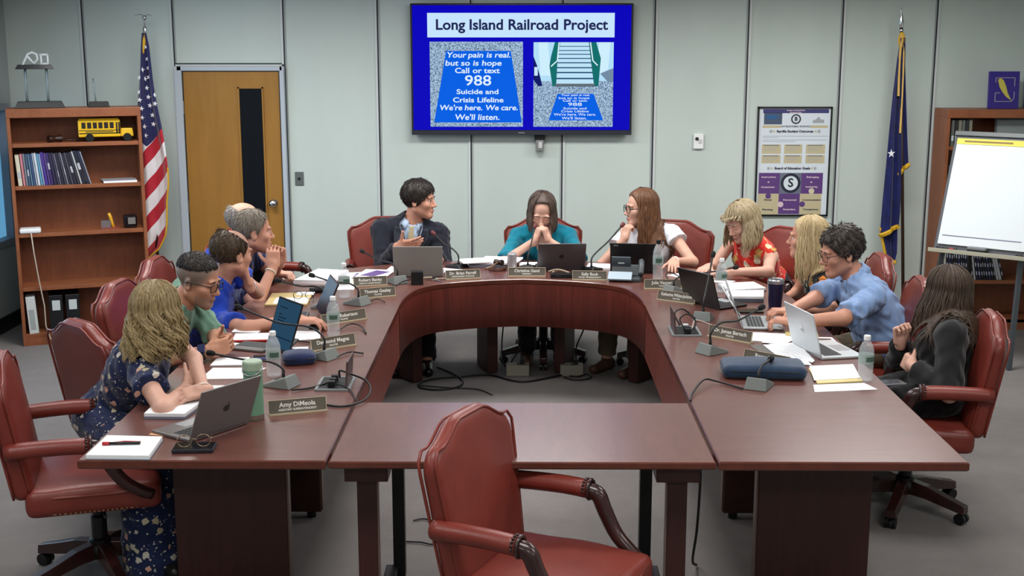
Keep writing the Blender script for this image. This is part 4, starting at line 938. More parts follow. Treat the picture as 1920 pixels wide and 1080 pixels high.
def long_hair(H, R, s, avoid, n, length, wave=0, curl=0, r0=.010, open_=55, part=0.0, spread=1.0, down=None, seed=1, back=0, bangs=0, gather=0, thick=.012, lens=None):
    g = np.random.default_rng(seed); K1, K2 = 9, 16
    phi = np.radians(np.concatenate([g.uniform(open_, 360-open_, n), g.uniform(-open_, open_, bangs)]))          # 0 = front, +x side at 90
    m = len(phi); rad = np.array([.078+thick, .098+thick, .085+thick])+g.uniform(-.004, .006, (m, 1))
    th0 = np.radians(g.uniform(8, 40, m)); th1 = np.radians(np.where(np.arange(m) < n, 96, g.uniform(62, 74, m)))
    tt = np.linspace(0, 1, K1); TH = th0[:, None]+(th1-th0)[:, None]*tt
    x = np.sin(TH)*np.sin(phi)[:, None]; y = np.sin(TH)*np.cos(phi)[:, None]; z = np.cos(TH)
    x = x+part*(1-tt)*.6
    P = np.stack([x*rad[:, :1], y*rad[:, 1:2]-.016, z*rad[:, 2:]+.042], -1)
    W = (P*s)@R.T+H
    ln = (length*(1+g.uniform(-.18, .08, m)) if lens is None else lens(phi, g))
    isb = np.arange(m) >= n; ln = np.where(isb, .022, ln)
    dn = nrm(down if down is not None else (0, 0, -1)); step = np.linspace(0, 1, K2+1)[1:]
    o = W[:, -1]-H; o[:, 2] = 0; o /= np.linalg.norm(o, axis=1)[:, None]+1e-9
    tail = W[:, -1:, :]+dn*(ln[:, None]*step)[..., None]+o[:, None]*(spread*.03*np.sin(step*2.2))[None, :, None]
    if gather: tail += (H+dn*.2-tail)*np.array([1, 1, 0])*(gather*step)[None, :, None]
    W = np.concatenate([W, tail], 1); k = W.shape[1]
    u = np.concatenate([np.zeros(K1), step*ln.mean()]); ph = (2.6*np.sin(phi*5+seed)+1.7*np.sin(phi*9)+g.normal(0, .45, m))[:, None]
    sd = np.cross(o, dn); am = np.clip(np.linspace(0, 1, k)*2.2-.35, 0, 1)[None]*np.where(isb, 0, 1)[:, None]
    if wave or curl:
        fr = 2*np.pi/.10; a_ = u[None]*fr*(1+.12*np.sin(phi*4)[:, None])+ph
        W += sd[:, None]*(np.sin(a_)*am*(wave+curl))[..., None]+o[:, None]*(np.cos(a_)*am*(wave*.4+curl))[..., None]
    W = pushout(avoid, W.reshape(-1, 3), .010).reshape(m, k, 3)
    rr = r0*g.uniform(.7, 1.25, (m, 1))*np.interp(np.linspace(0, 1, k), [0, .12, .6, .9, 1], [.5, .9, 1, .7, .12])[None]
    return tubes_np(W, rr)
def floral(name, bg, petals, s1=24, s2=60, t1=.24, t2=.12, rough=.75):
    if name in MATS: return MATS[name]
    m = mat(name, bg, rough, spec=.25, sheen=.2); N = NT(m); v = N.coords()
    d = N.noise(v, 60, 3); vv = N.n('ShaderNodeVectorMath'); vv.operation = 'ADD'; sc = N.n('ShaderNodeVectorMath'); sc.operation = 'SCALE'
    nn = N.n('ShaderNodeTexNoise'); nn.inputs['Scale'].default_value = 70; N.l(v, nn.inputs['Vector']); N.l(nn.outputs['Color'], sc.inputs[0]); sc.inputs['Scale'].default_value = .02
    N.l(v, vv.inputs[0]); N.l(sc.outputs[0], vv.inputs[1]); w = vv.outputs[0]
    a = N.vor(w, s1); b = N.vor(w, s2); ca = N.vor(w, s1, out='Color'); sep = N.n('ShaderNodeSeparateColor'); N.l(ca, sep.inputs[0])
    pick = N.math('LESS_THAN', a, t1); pick = N.math('MULTIPLY', pick, N.math('GREATER_THAN', sep.outputs[0], .3))
    p2 = N.math('MULTIPLY', N.math('LESS_THAN', b, t2), N.math('GREATER_THAN', d, .5))
    pc_ = N.ramp(sep.outputs[1], [(k/len(petals), c) for k, c in enumerate(petals)], 'CONSTANT')
    col = N.mix(p2, bg, petals[-1]); col = N.mix(pick, col, pc_); N.color(col); return m
def person(label, sp):
    S = sp.get('scale', 1.0); fem = sp.get('fem', False); Pv, Nk, H = (np.array(sp[k], float) for k in ('pelvis', 'neck', 'head')); Pv[2] += .03
    root = thing('person', label, 'person', (Pv[0], Pv[1], 0)); by = math.radians(sp['yaw'])
    fw = np.array([math.cos(by), math.sin(by), 0]); u = nrm(Nk-Pv); s_ = nrm(np.cross(u, fw)); f = np.cross(s_, u)*1.0      # s_ points to the person's left
    tw = sp.get('twist', 0)
    if tw: s_ = np.array(Matrix.Rotation(math.radians(tw), 3, Vector(u)) @ Vector(s_)); f = np.cross(s_, u)
    f = f if f@fw > 0 else -f
    B = np.stack([s_, f, u], 1); big = sp.get('big', 1.0); sw = sp.get('sw', .165 if fem else .185); TL = np.linalg.norm(Nk-Pv)
    at = lambda a, b, c: Pv+s_*a+f*b+u*c*TL
    sg = .045-sp.get('shrug', 0 if fem else .018); SH = {1: Nk-u*sg-s_*sw+f*.012, -1: Nk-u*sg+s_*sw+f*.012}       # 1 right, -1 left
    hw = .88 if fem else 1.0
    torso = [ell(at(0, 0, .10), (.172*big, .125*big, .11), B, .04), ell(at(0, .006*big, .40), (.142*hw*big, .112*big, .17), B, .05), ell(at(0, .005, .70), (.158*hw*big**.5, .112*big**.5, .16), B, .05),
             cone(SH[1]-f*.004, SH[-1]-f*.004, .052*hw, .052*hw, .05)]
    for q in (1, -1): torso.append(cone(Nk+u*(.03 if fem else .045), SH[q]+u*.006, .045 if fem else .05, .040*hw, .03))
    if fem: torso += [ell(at(q*.062, .082, .67), (.058, .050, .062), B, .045) for q in (-1, 1)]
    hy = math.radians(sp['hyaw']); R = np.array((Matrix.Rotation(hy-math.pi/2, 3, 'Z') @ Matrix.Rotation(-math.radians(sp.get('hpitch', 0)), 3, 'X') @ Matrix.Rotation(math.radians(sp.get('hroll', 0)), 3, 'Y')))
    hs = sp.get('hs', 1.06 if not fem else 1.02)
    HP, cuts, lids, L = head_prims(H, R, hs, fem, sp.get('eyes', 'open'))
    nr = .047 if fem else .057
    neck = [cone(Nk-u*.02, L((0, -.022, -.05)), nr*1.08, nr, .03)]
    arms = {}; hands = []; spans = [(H-.155, H+.155)]
    for q, k in ((1, 'R'), (-1, 'L')):
        el, wr = ik(SH[q], sp[k+'w'], sp[k+'e'], .285*S, .255*S); d, n, curl = sp.get(k+'h', ((0, 1, 0), (0, 0, -1), .35))[:3]
        kw = sp.get(k+'k', {}); hp = hand_prims(wr, d, n, q, curl, .95 if fem else 1.03, **kw); hands += hp
        arms[k] = (SH[q], el, wr); lo = np.min([pbox(p)[0] for p in hp], 0); hi = np.max([pbox(p)[1] for p in hp], 0); spans.append((lo-.01, hi+.01))
    aw = .88 if fem else 1.0
    armp = []
    for k, (a, e, w) in arms.items(): armp += [cone(a, e, .049*aw, .040*aw, .03), cone(e, w, .041*aw, .0265*aw, .02)]
    legs = []; lg = {}
    kd = sp.get('legdir', fw); kd = nrm((kd[0], kd[1], 0)); lat = np.array([-kd[1], kd[0], 0])
    for q in (1, -1):
        hip = Pv-lat*q*.085+np.array([0, 0, .0]); kn = np.array([*(hip+kd*.40-lat*q*.03)[:2], .50]); an = kn+kd*sp.get('shin', .04); an[2] = .085; to = an+kd*.16; to[2] = .035; he = an-kd*.03; he[2] = .04
        lg[q] = (hip, kn, an, to, he); legs += [cone(hip, kn, .085, .060, .03), cone(kn, an, .058, .038, .03), cone(he, to, .038, .028, .02)]
    body = torso+neck+HP+armp+legs+hands
    fld = Field(body, .012, .0040, spans)
    for c in cuts: fld.cut(c)
    for l in lids: fld.add(l)
    V, F = fld.mesh(); loc = ((V-H)@R)/hs
    lip = np.exp(-((loc[:, 0]/.019)**4+((loc[:, 2]+.065)/.0085)**4)-np.clip(.07-loc[:, 1], 0, 1)*200)
    lip *= (loc[:, 1] > .07); stub = np.zeros(len(V)); inh = (np.abs(loc) < .2).all(1)
    for fn in sp.get('stubble', ()): stub = np.maximum(stub, np.where(inh, fn(loc[:, 0], loc[:, 1], loc[:, 2]), 0))
    obj_np('body', V, F, sp['skin'], root, attrs={'lip': lip*(.85 if fem else .5), 'stubble': stub})
    # eyes and brows
    hairm = sp['hairm']; me_w = mat('eye_white', (214, 208, 202), .25); me_i = mat('eye_iris', sp.get('iris', (58, 42, 32)), .2)
    if sp.get('eyes', 'open') == 'open':
        for q in (-1, 1):
            b = MB().ball((0, 0, 0), .0118*hs, 12); b.m = [1 if np.mean([b.v[i][2] for i in fc]) > .0090*hs else 0 for fc in b.f]
            g = sp.get('gaze', (0, 1, 0)); g = R@nrm(g); Q = Vector(g).to_track_quat('Z', 'Y').to_matrix(); c = L((q*.031, .0765, .006)); b.v = [tuple(Q @ Vector(p)+Vector(c)) for p in b.v]
            obj('eye', b, [me_w, me_i], root, smooth=True, world=True)
    bm_ = sp.get('browm', hairm)
    for q in (-1, 1):
        pts = project(HP, [L((q*x, .1, z)) for x, z in ((.013, .026), (.024, .031), (.036, .032), (.050, .026))], .001)
        obj('eyebrow', MB().tube(pts, [.0032, .004, .0036, .002], 6, flat=.8), bm_, root, smooth=True, world=True)
    # clothes
    allc = []
    for name, kind, m, o in sp['clothes']:
        e = o.get('e', .012); prims = []; nkp = o.get('band', not fem or kind == 'jacket'); cs = list(o.get('cuts', ()))
        if kind in ('top', 'jacket'):
            prims = [inflate(p, e) for p in torso]
            if nkp: prims.append(cone(Nk-u*.03, Nk+(L((0, -.022, -.05))-Nk)*.42, .082, nr+.017+e*.3, .03))
            if o.get('loose'): prims += [ell(at(0, 0, .16), (.185*big, .14*big, .15), B, .05)]
            if o.get('sleeve', .6) > 0:
                for k, (a, el, w) in arms.items():
                    t = o.get('sleeve', .6)
                    if t <= 1: prims.append(cutcone(a, el, .049*aw+e*1.3, .040*aw+e*1.3, t, .02, o.get('flare', .010)))
                    else: prims += [cone(a, el, .049*aw+e*1.2, .040*aw+e*1.3, .03), cutcone(el, w, .041*aw+e*1.3, .0265*aw+e, t-1, .02, .006)]
            else:
                for q in (1, -1): cs.append(cone(SH[q]-s_*q*.055-u*.03, SH[q]-s_*q*.20-u*.10, .085, .14, .01))
        elif kind == 'bottom':
            prims = [inflate(p, e) for p in torso[:1]]
            for q in (1, -1):
                hip, kn, an, to, he = lg[q]; prims += [cone(hip, kn, .085+e, .062+e, .03), cutcone(kn, an, .060+e, .050+e, o.get('leg', .95), .03)]
        elif kind == 'skirt':
            prims = [inflate(p, e) for p in torso[:1]]
            hm = o.get('hem', .08)
            for q in (1, -1):
                hip, kn, an, to, he = lg[q]; bt = kn+(an-kn)*1.0; bt[2] = hm; prims += [cone(hip, kn, .10+e, .085+e, .05), cone(kn, bt, .085+e, .12+e, .06)]
            kn = (lg[1][1]+lg[-1][1])/2; bt = kn.copy()+kd*.03; bt[2] = hm; prims += [cone(kn, bt, .10, .13, .06)]
        elif kind == 'shoes':
            for q in (1, -1):
                hip, kn, an, to, he = lg[q]; prims = [cone(he, to, .044, .034, .02), cone(an-np.array([0, 0, .02]), he, .042, .04, .02)]
                sdf_obj('shoe', prims, m, root, .009)
            continue
        nk = o.get('neckline', 'crew'); cs2 = []
        if kind in ('top', 'jacket'):
            dn_ = L((0, -.022, -.05))-Nk
            cs2.append(cone(Nk+dn_*.50+f*.01, L((0, 0, -.02)), nr+.012, nr+.05, .006) if nkp else cone(Nk+u*.018+f*.012, L((0, 0, -.02)), nr+.012+o.get('nw', 0), nr+.04, .006))
            if nk in ('v', 'scoop'):
                dp = o.get('depth', .16); w_ = o.get('width', .055)
                a = Nk+f*.05+u*.03; b_ = Nk-u*dp+f*.15
                cs2.append(cone(a, b_, w_, w_*(.9 if nk == 'scoop' else .15), .006)); cs2.append(cone(a+f*.06, b_+f*.06, w_, w_*(.9 if nk == 'scoop' else .15), .006))
        A = o.get('fold', .0035); fs = o.get('fs', 1.0)
        def warp(X, Y, Z, A=A):
            q = (X*u[0]+Y*u[1]+Z*u[2]); r_ = (X*s_[0]+Y*s_[1]+Z*s_[2]); w_ = (X*f[0]+Y*f[1]+Z*f[2])
            return A*(np.sin(70*fs*q+25*r_+4*np.sin(31*w_+11*r_))*np.sin(23*w_-19*r_+1.3)+.6*np.sin(110*fs*(q*.6+w_*.8)+9*np.sin(17*r_)))
        fl = Field(prims, o.get('cell', .0085), pad=.025)
        X, Y, Z = fl.grid(); fl.D = fl.D+warp(X, Y, Z).astype(np.float32)
        for c in cs+cs2: fl.cut(c)
        if o.get('hem_z') is not None: fl.half((0, 0, o['hem_z']), (0, 0, -1))
        if kind == 'top' or kind == 'jacket': fl.half(at(0, 0, -.06), -u)
        V, F = fl.mesh(); allc += [p for p in prims]
        g = obj_np(name, V, F, m, root)
        if nk in ('collar',) or o.get('collar'):
            c0 = Nk+(L((0, -.022, -.05))-Nk)*.40; ax2 = nrm(L((0, -.02, -.06))-Nk); b = MB(); rows = []
            op = o.get('open', 24)
            for w in np.linspace(math.radians(op), math.radians(360-op), 30):
                di = f*math.cos(w)+s_*math.sin(w); di = nrm(di-ax2*(di@ax2)); fr = (1+math.cos(w))/2
                base = c0+di*(nr+.024)-ax2*(.016+.020*fr); top_ = c0+di*(nr+.011)+ax2*(.030-.028*fr); fold = c0+di*(nr+.020)+ax2*(.031-.028*fr); tip = c0+di*(nr+.036+.012*fr)-ax2*(.012+.050*fr**2)
                rows.append([base, top_, fold, tip])
            o2 = obj('collar', b.surf(rows), m, g, smooth=True, world=True); sd = o2.modifiers.new('thick', 'SOLIDIFY'); sd.thickness = .004; sd.offset = 0
    # hair
    VF = sp['hair'](H, R, hs, body+allc) if sp.get('hair') else None
    if VF is not None: obj_np('hair', VF[0], VF[1], hairm, root)
    ctx = dict(root=root, L=L, R=R, hs=hs, HP=HP, u=u, f=f, s=s_, B=B, at=at, Nk=Nk, arms=arms, SH=SH, body=body, cloth=allc, H=H, lg=lg, nr=nr)
    for fn in sp.get('extras', ()): fn(ctx)
    return root
# accessories
def glasses(c_, rim=(26, 24, 26), w=.0245, h=.0185, r=.0018, square=True, name='eyeglasses'):
    def fn(c):
        L, hs = c['L'], c['hs']; b = MB()
        for q in (-1, 1):
            pts = []
            for t in np.linspace(0, 2*math.pi, 25)[:-1]:
                e = .55 if square else 1.0; x = w*abs(math.cos(t))**e*np.sign(math.cos(t)); z = h*abs(math.sin(t))**e*np.sign(math.sin(t))
                pts.append(L((q*(.0325)+x, .103-.10*abs(q*.0325+x)**1.0*.35-(.012 if abs(q*.0325+x) > .05 else 0)*.3, .002+z)))
            b.tube(pts, r, 6, closed=True)
            b.tube([L((q*.057, .093, .008)), L((q*.076, .06, .010)), L((q*.086, .0, .010)), L((q*.085, -.02, .0))], r, 6)
        b.tube([L((-.009, .106, .006)), L((0, .109, .009)), L((.009, .106, .006))], r, 6)
        obj(name, b, mat('rim_'+str(rim), rim, .3), c['root'], smooth=True, world=True)
    return fn
def wristband(k, m, t=.9, r=.034, th=.004, flat=1.0, name='bracelet', face=None):
    def fn(c):
        a, e, w = c['arms'][k]; d = nrm(w-e); p = e+(w-e)*t; x = nrm(np.cross(d, (0, 0, 1))); y = np.cross(d, x)
        o = obj(name, MB().tube([p+(x*math.cos(v)+y*math.sin(v))*r for v in np.linspace(0, 2*math.pi, 25)[:-1]], th, 6, closed=True, flat=flat), m, c['root'], smooth=True, world=True)
        if face: obj('watch_face', MB().box((0, 0, 0), face[0]).xf(Matrix.Translation(Vector(p+np.array(face[1])*(r+.004))) @ Vector(face[1]).to_track_quat('Z', 'Y').to_matrix().to_4x4()), face[2], o, world=True, bevel=.003)
    return fn
def march(c, p, d, prims, off=.003):
    p = np.array(p, float); d = nrm(d)
    for _ in range(40):
        v = sdf_at(prims, p[None])[0]-off
        if v < .0008: break
        p = p+d*max(v*.7, .0008)
    return p
def tie(m, top=1.15, bot=.52):
    def fn(c):
        at, f, s = c['at'], c['f'], c['s']; pr = c['cloth']; rows = []
        for i, t in enumerate(np.linspace(top, bot, 16)):
            w = .014 if i == 1 else (.019 if i == 0 else .014+.024*(i/15)); q = [march(c, at(x, .3, t), -f, pr, .006) for x in (-w, 0, w)]; rows.append(q)
        o = obj('necktie', MB().surf(rows), m, c['root'], smooth=True, world=True); sd = o.modifiers.new('thick', 'SOLIDIFY'); sd.thickness = .008; sd.offset = 0
    return fn
def lanyard(m, bot=.60, w=.062):
    def fn(c):
        at, f = c['at'], c['f']; b = MB()
        for q in (-1, 1):
            P = [c['Nk']+c['u']*.045-f*.03+c['s']*q*.075]+[march(c, at(q*w*(1-((1.12-t)/(1.12-bot)))**.9+q*.002, .3, t), -f, c['cloth'], .019) for t in np.linspace(1.12, bot, 12)]
            b.tube(P, .006, 6, flat=.6)
        obj('lanyard', b, m, c['root'], smooth=True, world=True)
    return fn
def lapels(m, dp=.5):
    def fn(c):
        at, f = c['at'], c['f']; b = MB()
        for q in (-1, 1):
            rows = []
            for t in np.linspace(0, 1, 14):
                tt = 1.10-(1.10-dp)*t; x0 = .072*(1-t)+.006; wd = .010+.052*math.sin(min(1, t*1.25+.12)*math.pi)**.8*(1-t*.5)
                rows.append([march(c, at(q*(x0+wd*k), .3, tt+(.012*k if t < .4 else 0)), -f, c['cloth'], .007) for k in (0, .5, 1)])
            b.surf(rows)
        o = obj('lapel', b, m, c['root'], smooth=True, world=True); sd = o.modifiers.new('thick', 'SOLIDIFY'); sd.thickness = .006; sd.offset = 0
    return fn
def pnt(c_): return None
SK_A = skin('skin_fair', (206, 162, 144), (176, 96, 96)); SK_B = skin('skin_ruddy', (194, 142, 120), (168, 92, 88), (120, 100, 90))
SK_C = skin('skin_tan', (186, 134, 108), (150, 84, 78), (104, 98, 92)); SK_D = skin('skin_light', (206, 162, 142), (180, 96, 96), (112, 92, 82))
A_ = ((0, .080, .074), (0, -.857, .514)); B_ = ((0, .030, .004), (0, -.62, .78)); W_ = ((0, .072, .078), (0, -.93, .36))
trouser_dk = cloth('trouser_dark', (30, 32, 42)); trouser_kh = cloth('trouser_khaki', (110, 98, 80)); shoe_b = plastic('shoe_black', (20, 18, 18), .35); shoe_t = plastic('sandal_brown', (84, 56, 42), .5)
suit = cloth('suit_navy', (28, 31, 44), (22, 25, 36), .8, 1200); white_s = cloth('shirt_white', (224, 228, 234), (210, 214, 222), .8)
def short(th, planes=(A_, B_), lumps=(), noise=.0022, freq=(160, 40), top=1.0, n=700, ln=.034, r=.0026, edge=.008, **k):
    def fn(H, R, s, av):
        V, F = hair_cap(H, R, s, th, planes, lumps, noise, freq, .0048, top, edge); return merge((V, F), short_strands(V, F, H, R, s, n, ln, r, **k))
    return fn
def bottoms(m, sh=shoe_b): return [('trousers', 'bottom', m, dict(neckline=None)), ('shoe', 'shoes', sh, {})]
silver = mat('silver', (200, 200, 204), .25, metal=1)
PEOPLE = {}
# ---- left side, nearest first
PEOPLE['L1'] = person('woman with long wavy blonde hair in a navy floral dress, arms crossed on table', dict(
    fem=True, pelvis=(-1.82, 5.34, .55), neck=(-1.605, 5.13, .95), head=(-1.535, 5.12, 1.095), yaw=8, hyaw=66, hpitch=-2, shrug=.035, skin=SK_A, hairm=hairmat('hair_wavy_blonde', (92, 76, 48), (178, 156, 112)),
    Rw=(-1.40, 5.02, .80), Re=(-1.42, 4.6, .74), Rh=((.3, .85, .25), (-.8, .3, -.3), 1.1), Lw=(-1.31, 4.93, .805), Le=(-1.26, 5.25, .78), Lh=((-.80, -.60, -.05), (-.3, .3, -.9), .38), legdir=(.75, -.66), big=.98,
    clothes=[('dress', 'top', floral('floral_navy', (22, 34, 72), [(206, 196, 168), (182, 168, 140), (206, 160, 140), (196, 190, 176)], 21, 50, .30, .24), dict(sleeve=.42, flare=.020, neckline='scoop', depth=.02)), ('skirt', 'skirt', floral('floral_navy', (22, 34, 72), [(1, 1, 1)]), dict(hem=.05, neckline=None)), ('shoe', 'shoes', shoe_b, {})],
    hair=lambda H, R, s, av: merge(hair_cap(H, R, s, .012, (W_,), (ell((0, -.055, -.04), (.075, .055, .09), k=.04),), .004, (120, 60), .006), long_hair(H, R, s, av, 460, .215, wave=.016, curl=.005, r0=.0058, open_=62, spread=.8, seed=3, thick=.010)),
    extras=[wristband('L', mat('band_pale', (226, 206, 196), .5), .97, .030, .0035)]))
fade = lambda x, y, z: .85*(1/(1+np.exp(-(z+.005-.35*(y-.02))*160)))*(1/(1+np.exp((y-.055-.3*z)*160)))*(1/(1+np.exp(-(z+.05)*200)))
goat = lambda x, y, z: .55*(1/(1+np.exp((z+.052)*260)))*(y > .03)*(1/(1+np.exp(-(z+.125)*200)))
PEOPLE['L2'] = person('man with black-framed glasses and faded haircut in a sage green shirt, hands clasped', dict(
    pelvis=(-1.98, 6.22, .55), neck=(-1.715, 6.0, .915), head=(-1.588, 5.97, 1.068), yaw=-4, hyaw=-14, hpitch=16, skin=SK_C, hairm=hairmat('hair_black', (24, 22, 22), (58, 52, 48)), eyes='down',
    Rw=(-1.465, 5.65, .795), Re=(-1.58, 5.45, .75), Rh=((.80, .55, .15), (-.45, .85, 0), 1.0), Lw=(-1.47, 5.83, .795), Le=(-1.55, 6.1, .75), Lh=((.85, -.48, .15), (-.4, -.9, 0), 1.0), stubble=(fade, goat), sw=.18,
    clothes=[('shirt', 'top', cloth('shirt_sage', (112, 148, 128), (98, 132, 114), .85), dict(sleeve=1.12, collar=True, neckline='crew', fold=.005))]+bottoms(trouser_dk),
    hair=short(.005, (((0, .086, .072), (0, -.75, .66)), ((0, 0, .050), (0, -.12, 1))), top=1.0, n=1300, ln=.014, r=.0018, fwd=.8, lift=.002, edge=.035), extras=[glasses(0, r=.0026), wristband('R', M_dark, .86, .033, .005, 2.2, 'watch', ((.036, .042, .008), (.1, -.75, .65), mat('watch_glass', (44, 52, 84), .15)))]))
thin = lambda x, y, z: .45*(1/(1+np.exp(-(z-.07)*120)))*(y < .06)
PEOPLE['L3'] = person('man with thinning brown hair in a royal blue polo, chin on fist', dict(
    pelvis=(-1.92, 6.95, .55), neck=(-1.665, 6.62, .905), head=(-1.565, 6.60, 1.092), scale=1.06, sw=.205, yaw=10, hyaw=48, hpitch=4, skin=SK_B, hairm=hairmat('hair_brown_short', (40, 30, 22), (84, 66, 48)), big=1.22,
    Rw=(-1.165, 6.29, .80), Re=(-1.45, 6.1, .74), Rh=((1, .02, -.02), (0, 0, -1), [.42, .40, .42, .5]), Lw=(-1.485, 6.63, .915), Le=(-1.36, 6.78, .75), Lh=((-.25, .10, .95), (-.85, -.3, .1), 1.15), stubble=(thin,),
    clothes=[('polo', 'top', cloth('polo_royal', (30, 66, 178), (22, 52, 150), .8), dict(sleeve=.64, flare=.014, collar=True, fold=.004, e=.015))]+bottoms(trouser_kh),
    hair=short(.009, (((0, .040, .05), (0, -.93, .3)), B_, ((0, -.035, .118), (0, -.60, -.80)))), extras=[wristband('L', silver, .90, .031, .004)]))
PEOPLE['L4'] = person('grey-haired man in a striped navy polo, clasped hands before his mouth', dict(
    pelvis=(-1.93, 7.66, .56), neck=(-1.725, 7.40, .915), head=(-1.612, 7.37, 1.10), yaw=6, hyaw=20, hpitch=2, skin=SK_B, hairm=hairmat('hair_grey', (78, 70, 60), (150, 140, 126)),
    Rw=(-1.475, 7.22, .915), Re=(-1.42, 6.95, .74), Rh=((.02, .22, 1), (-.25, .9, -.1), 1.25), Lw=(-1.465, 7.40, .915), Le=(-1.42, 7.55, .74), Lh=((.02, -.25, 1), (-.2, -.95, 0), [1.0, 1.1, 1.2, 1.2]),
    clothes=[('polo', 'top', cloth('polo_navy', (32, 38, 72), (22, 26, 52), .8), dict(sleeve=.68, flare=.014, collar=True, fold=.004))]+bottoms(trouser_kh),
    hair=short(.008, (((0, .062, .085), (0, -.9, .45)), B_)), extras=[wristband('R', mat('band_white', (214, 210, 190), .5), .86, .031, .0045)]))
_m = MATS['polo_navy']; N = NT(_m); w_ = N.coords((1, 1, 1)); wv = N.n('ShaderNodeTexWave'); wv.inputs['Scale'].default_value = 14; wv.inputs['Distortion'].default_value = 1.0; N.l(w_, wv.inputs['Vector']); N.color(N.ramp(wv.outputs['Fac'], [(.45, (28, 32, 62)), (.6, (58, 66, 104))]))
PEOPLE['L5'] = person('balding man in a dark suit, mostly hidden behind the grey-haired man', dict(
    pelvis=(-1.84, 8.22, .55), neck=(-1.83, 8.02, .895), head=(-1.805, 8.0, 1.065), yaw=-12, hyaw=14, hpitch=4, skin=SK_D, hairm=hairmat('hair_silver', (120, 112, 106), (176, 170, 164)),
    Rw=(-1.535, 7.63, .80), Re=(-1.66, 7.55, .75), Rh=((.85, -.25, 0), (0, 0, -1), 1.25), Lw=(-1.60, 8.15, .64), Le=(-1.75, 8.35, .62), Lh=((.9, -.3, 0), (0, 0, -1), .6),
    clothes=[('shirt', 'top', white_s, dict(e=.008, sleeve=.3, collar=True)), ('jacket', 'jacket', suit, dict(e=.022, sleeve=1.9, neckline='v', depth=.24, width=.07))]+bottoms(trouser_dk),
    hair=short(.007, (((0, .03, .03), (0, -.93, .3)), B_, ((0, -.02, .075), (0, -.35, -.93))))))
# ---- head of the table
PEOPLE['H1'] = person('man in a dark suit and tan tie speaking, with an open hand', dict(
    pelvis=(-.83, 8.70, .56), neck=(-.785, 8.63, .94), head=(-.715, 8.60, 1.142), yaw=-82, hyaw=-14, hpitch=3, skin=SK_B, hairm=hairmat('hair_dark', (22, 18, 16), (48, 38, 32)), sw=.197, shrug=.018,
    Rw=(-.835, 8.32, .865), Re=(-1.04, 8.55, .55), Rh=((.85, -.15, .15), (0, .85, .5), [.15, .2, .25, .3], dict()), Rk=dict(thumb=1.0, tcurl=.0), Lw=(-.595, 8.36, .815), Le=(-.50, 8.75, .5), Lh=((.30, -.55, -.15), (-.8, -.2, -.5), .8),
    clothes=[('shirt', 'top', cloth('shirt_blue_pale', (176, 194, 218), (160, 180, 206), .8), dict(e=.006, sleeve=.3, collar=True, fold=.0006)), ('jacket', 'jacket', suit, dict(e=.022, sleeve=1.9, neckline='v', depth=.30, width=.085, fold=.004))]+bottoms(trouser_dk),
    hair=short(.017, (((0, .085, .060), (0, -.80, .60)), ((0, .036, -.005), (0, -.70, .72)))), extras=[lapels(suit, .42), tie(cloth('tie_tan', (164, 152, 122), (150, 138, 110), .6, 400)), lanyard(mat('lanyard_navy', (18, 20, 40), .7))]))
PEOPLE['H2'] = person('woman with brown bob in a teal top, head bowed over folded hands', dict(
    fem=True, pelvis=(.15, 8.70, .56), neck=(.145, 8.60, .935), head=(.134, 8.50, 1.072), yaw=-90, hyaw=-93, hpitch=28, hroll=-4, eyes='down', skin=SK_A, hairm=hairmat('hair_brown_bob', (44, 34, 30), (92, 76, 66)), big=1.12, sw=.175, shin=-.22,
    Rw=(.088, 8.375, .895), Re=(-.10, 8.35, .76), Rh=((.30, .05, .95), (.85, .3, -.2), 1.2), Lw=(.178, 8.375, .895), Le=(.38, 8.38, .77), Lh=((-.30, .0, .95), (-.85, .35, -.2), 1.2),
    clothes=[('top', 'top', cloth('top_teal', (0, 116, 136), (0, 98, 120), .8), dict(sleeve=.96, flare=.012, neckline='scoop', depth=.06, width=.06))]+bottoms(trouser_dk, shoe_t),
    hair=lambda H, R, s, av: merge(hair_cap(H, R, s, .013, (((0, .050, .104), (0, -.86, .50)),), (ell((0, -.05, -.05), (.075, .055, .08), k=.04),), .0025, (150, 20), .006), long_hair(H, R, s, av, 320, .13, wave=.003, r0=.0070, open_=44, spread=.3, seed=5, part=.06))))
PEOPLE['H3'] = person('woman with very long brown hair and glasses in a white top', dict(
    fem=True, pelvis=(.94, 8.62, .56), neck=(.862, 8.53, .945), head=(.812, 8.50, 1.098), yaw=-102, hyaw=196, hpitch=2, legdir=(-.6, -.8), skin=SK_D, hairm=hairmat('hair_chestnut', (52, 32, 22), (128, 88, 60)),
    Rw=(.695, 8.38, .905), Re=(.52, 8.2, .75), Rh=((.25, .15, .95), (.75, .6, 0), 1.15), Lw=(1.0, 8.1, .80), Le=(1.2, 8.5, .80), Lh=((-.1, -.9, -.15), (0, -.1, -1), .3),
    clothes=[('top', 'top', cloth('top_white', (228, 230, 236), (212, 214, 224), .8), dict(sleeve=.30, flare=.02, neckline='v', depth=.11, width=.055, fold=.0015))]+bottoms(trouser_kh, shoe_t),
    hair=lambda H, R, s, av: merge(hair_cap(H, R, s, .013, (((0, .058, .07), (0, -.95, .30)),), (ell((0, -.05, -.04), (.072, .055, .09), k=.04),), .0025, (150, 20), .006), long_hair(H, R, s, av, 330, .34, wave=.004, r0=.0072, open_=60, spread=.5, seed=8)),
    extras=[glasses(0, (30, 22, 24), .026, .022, .0026), wristband('L', mat('bracelet_pearl', (220, 206, 196), .4), .93, .028, .006)]))
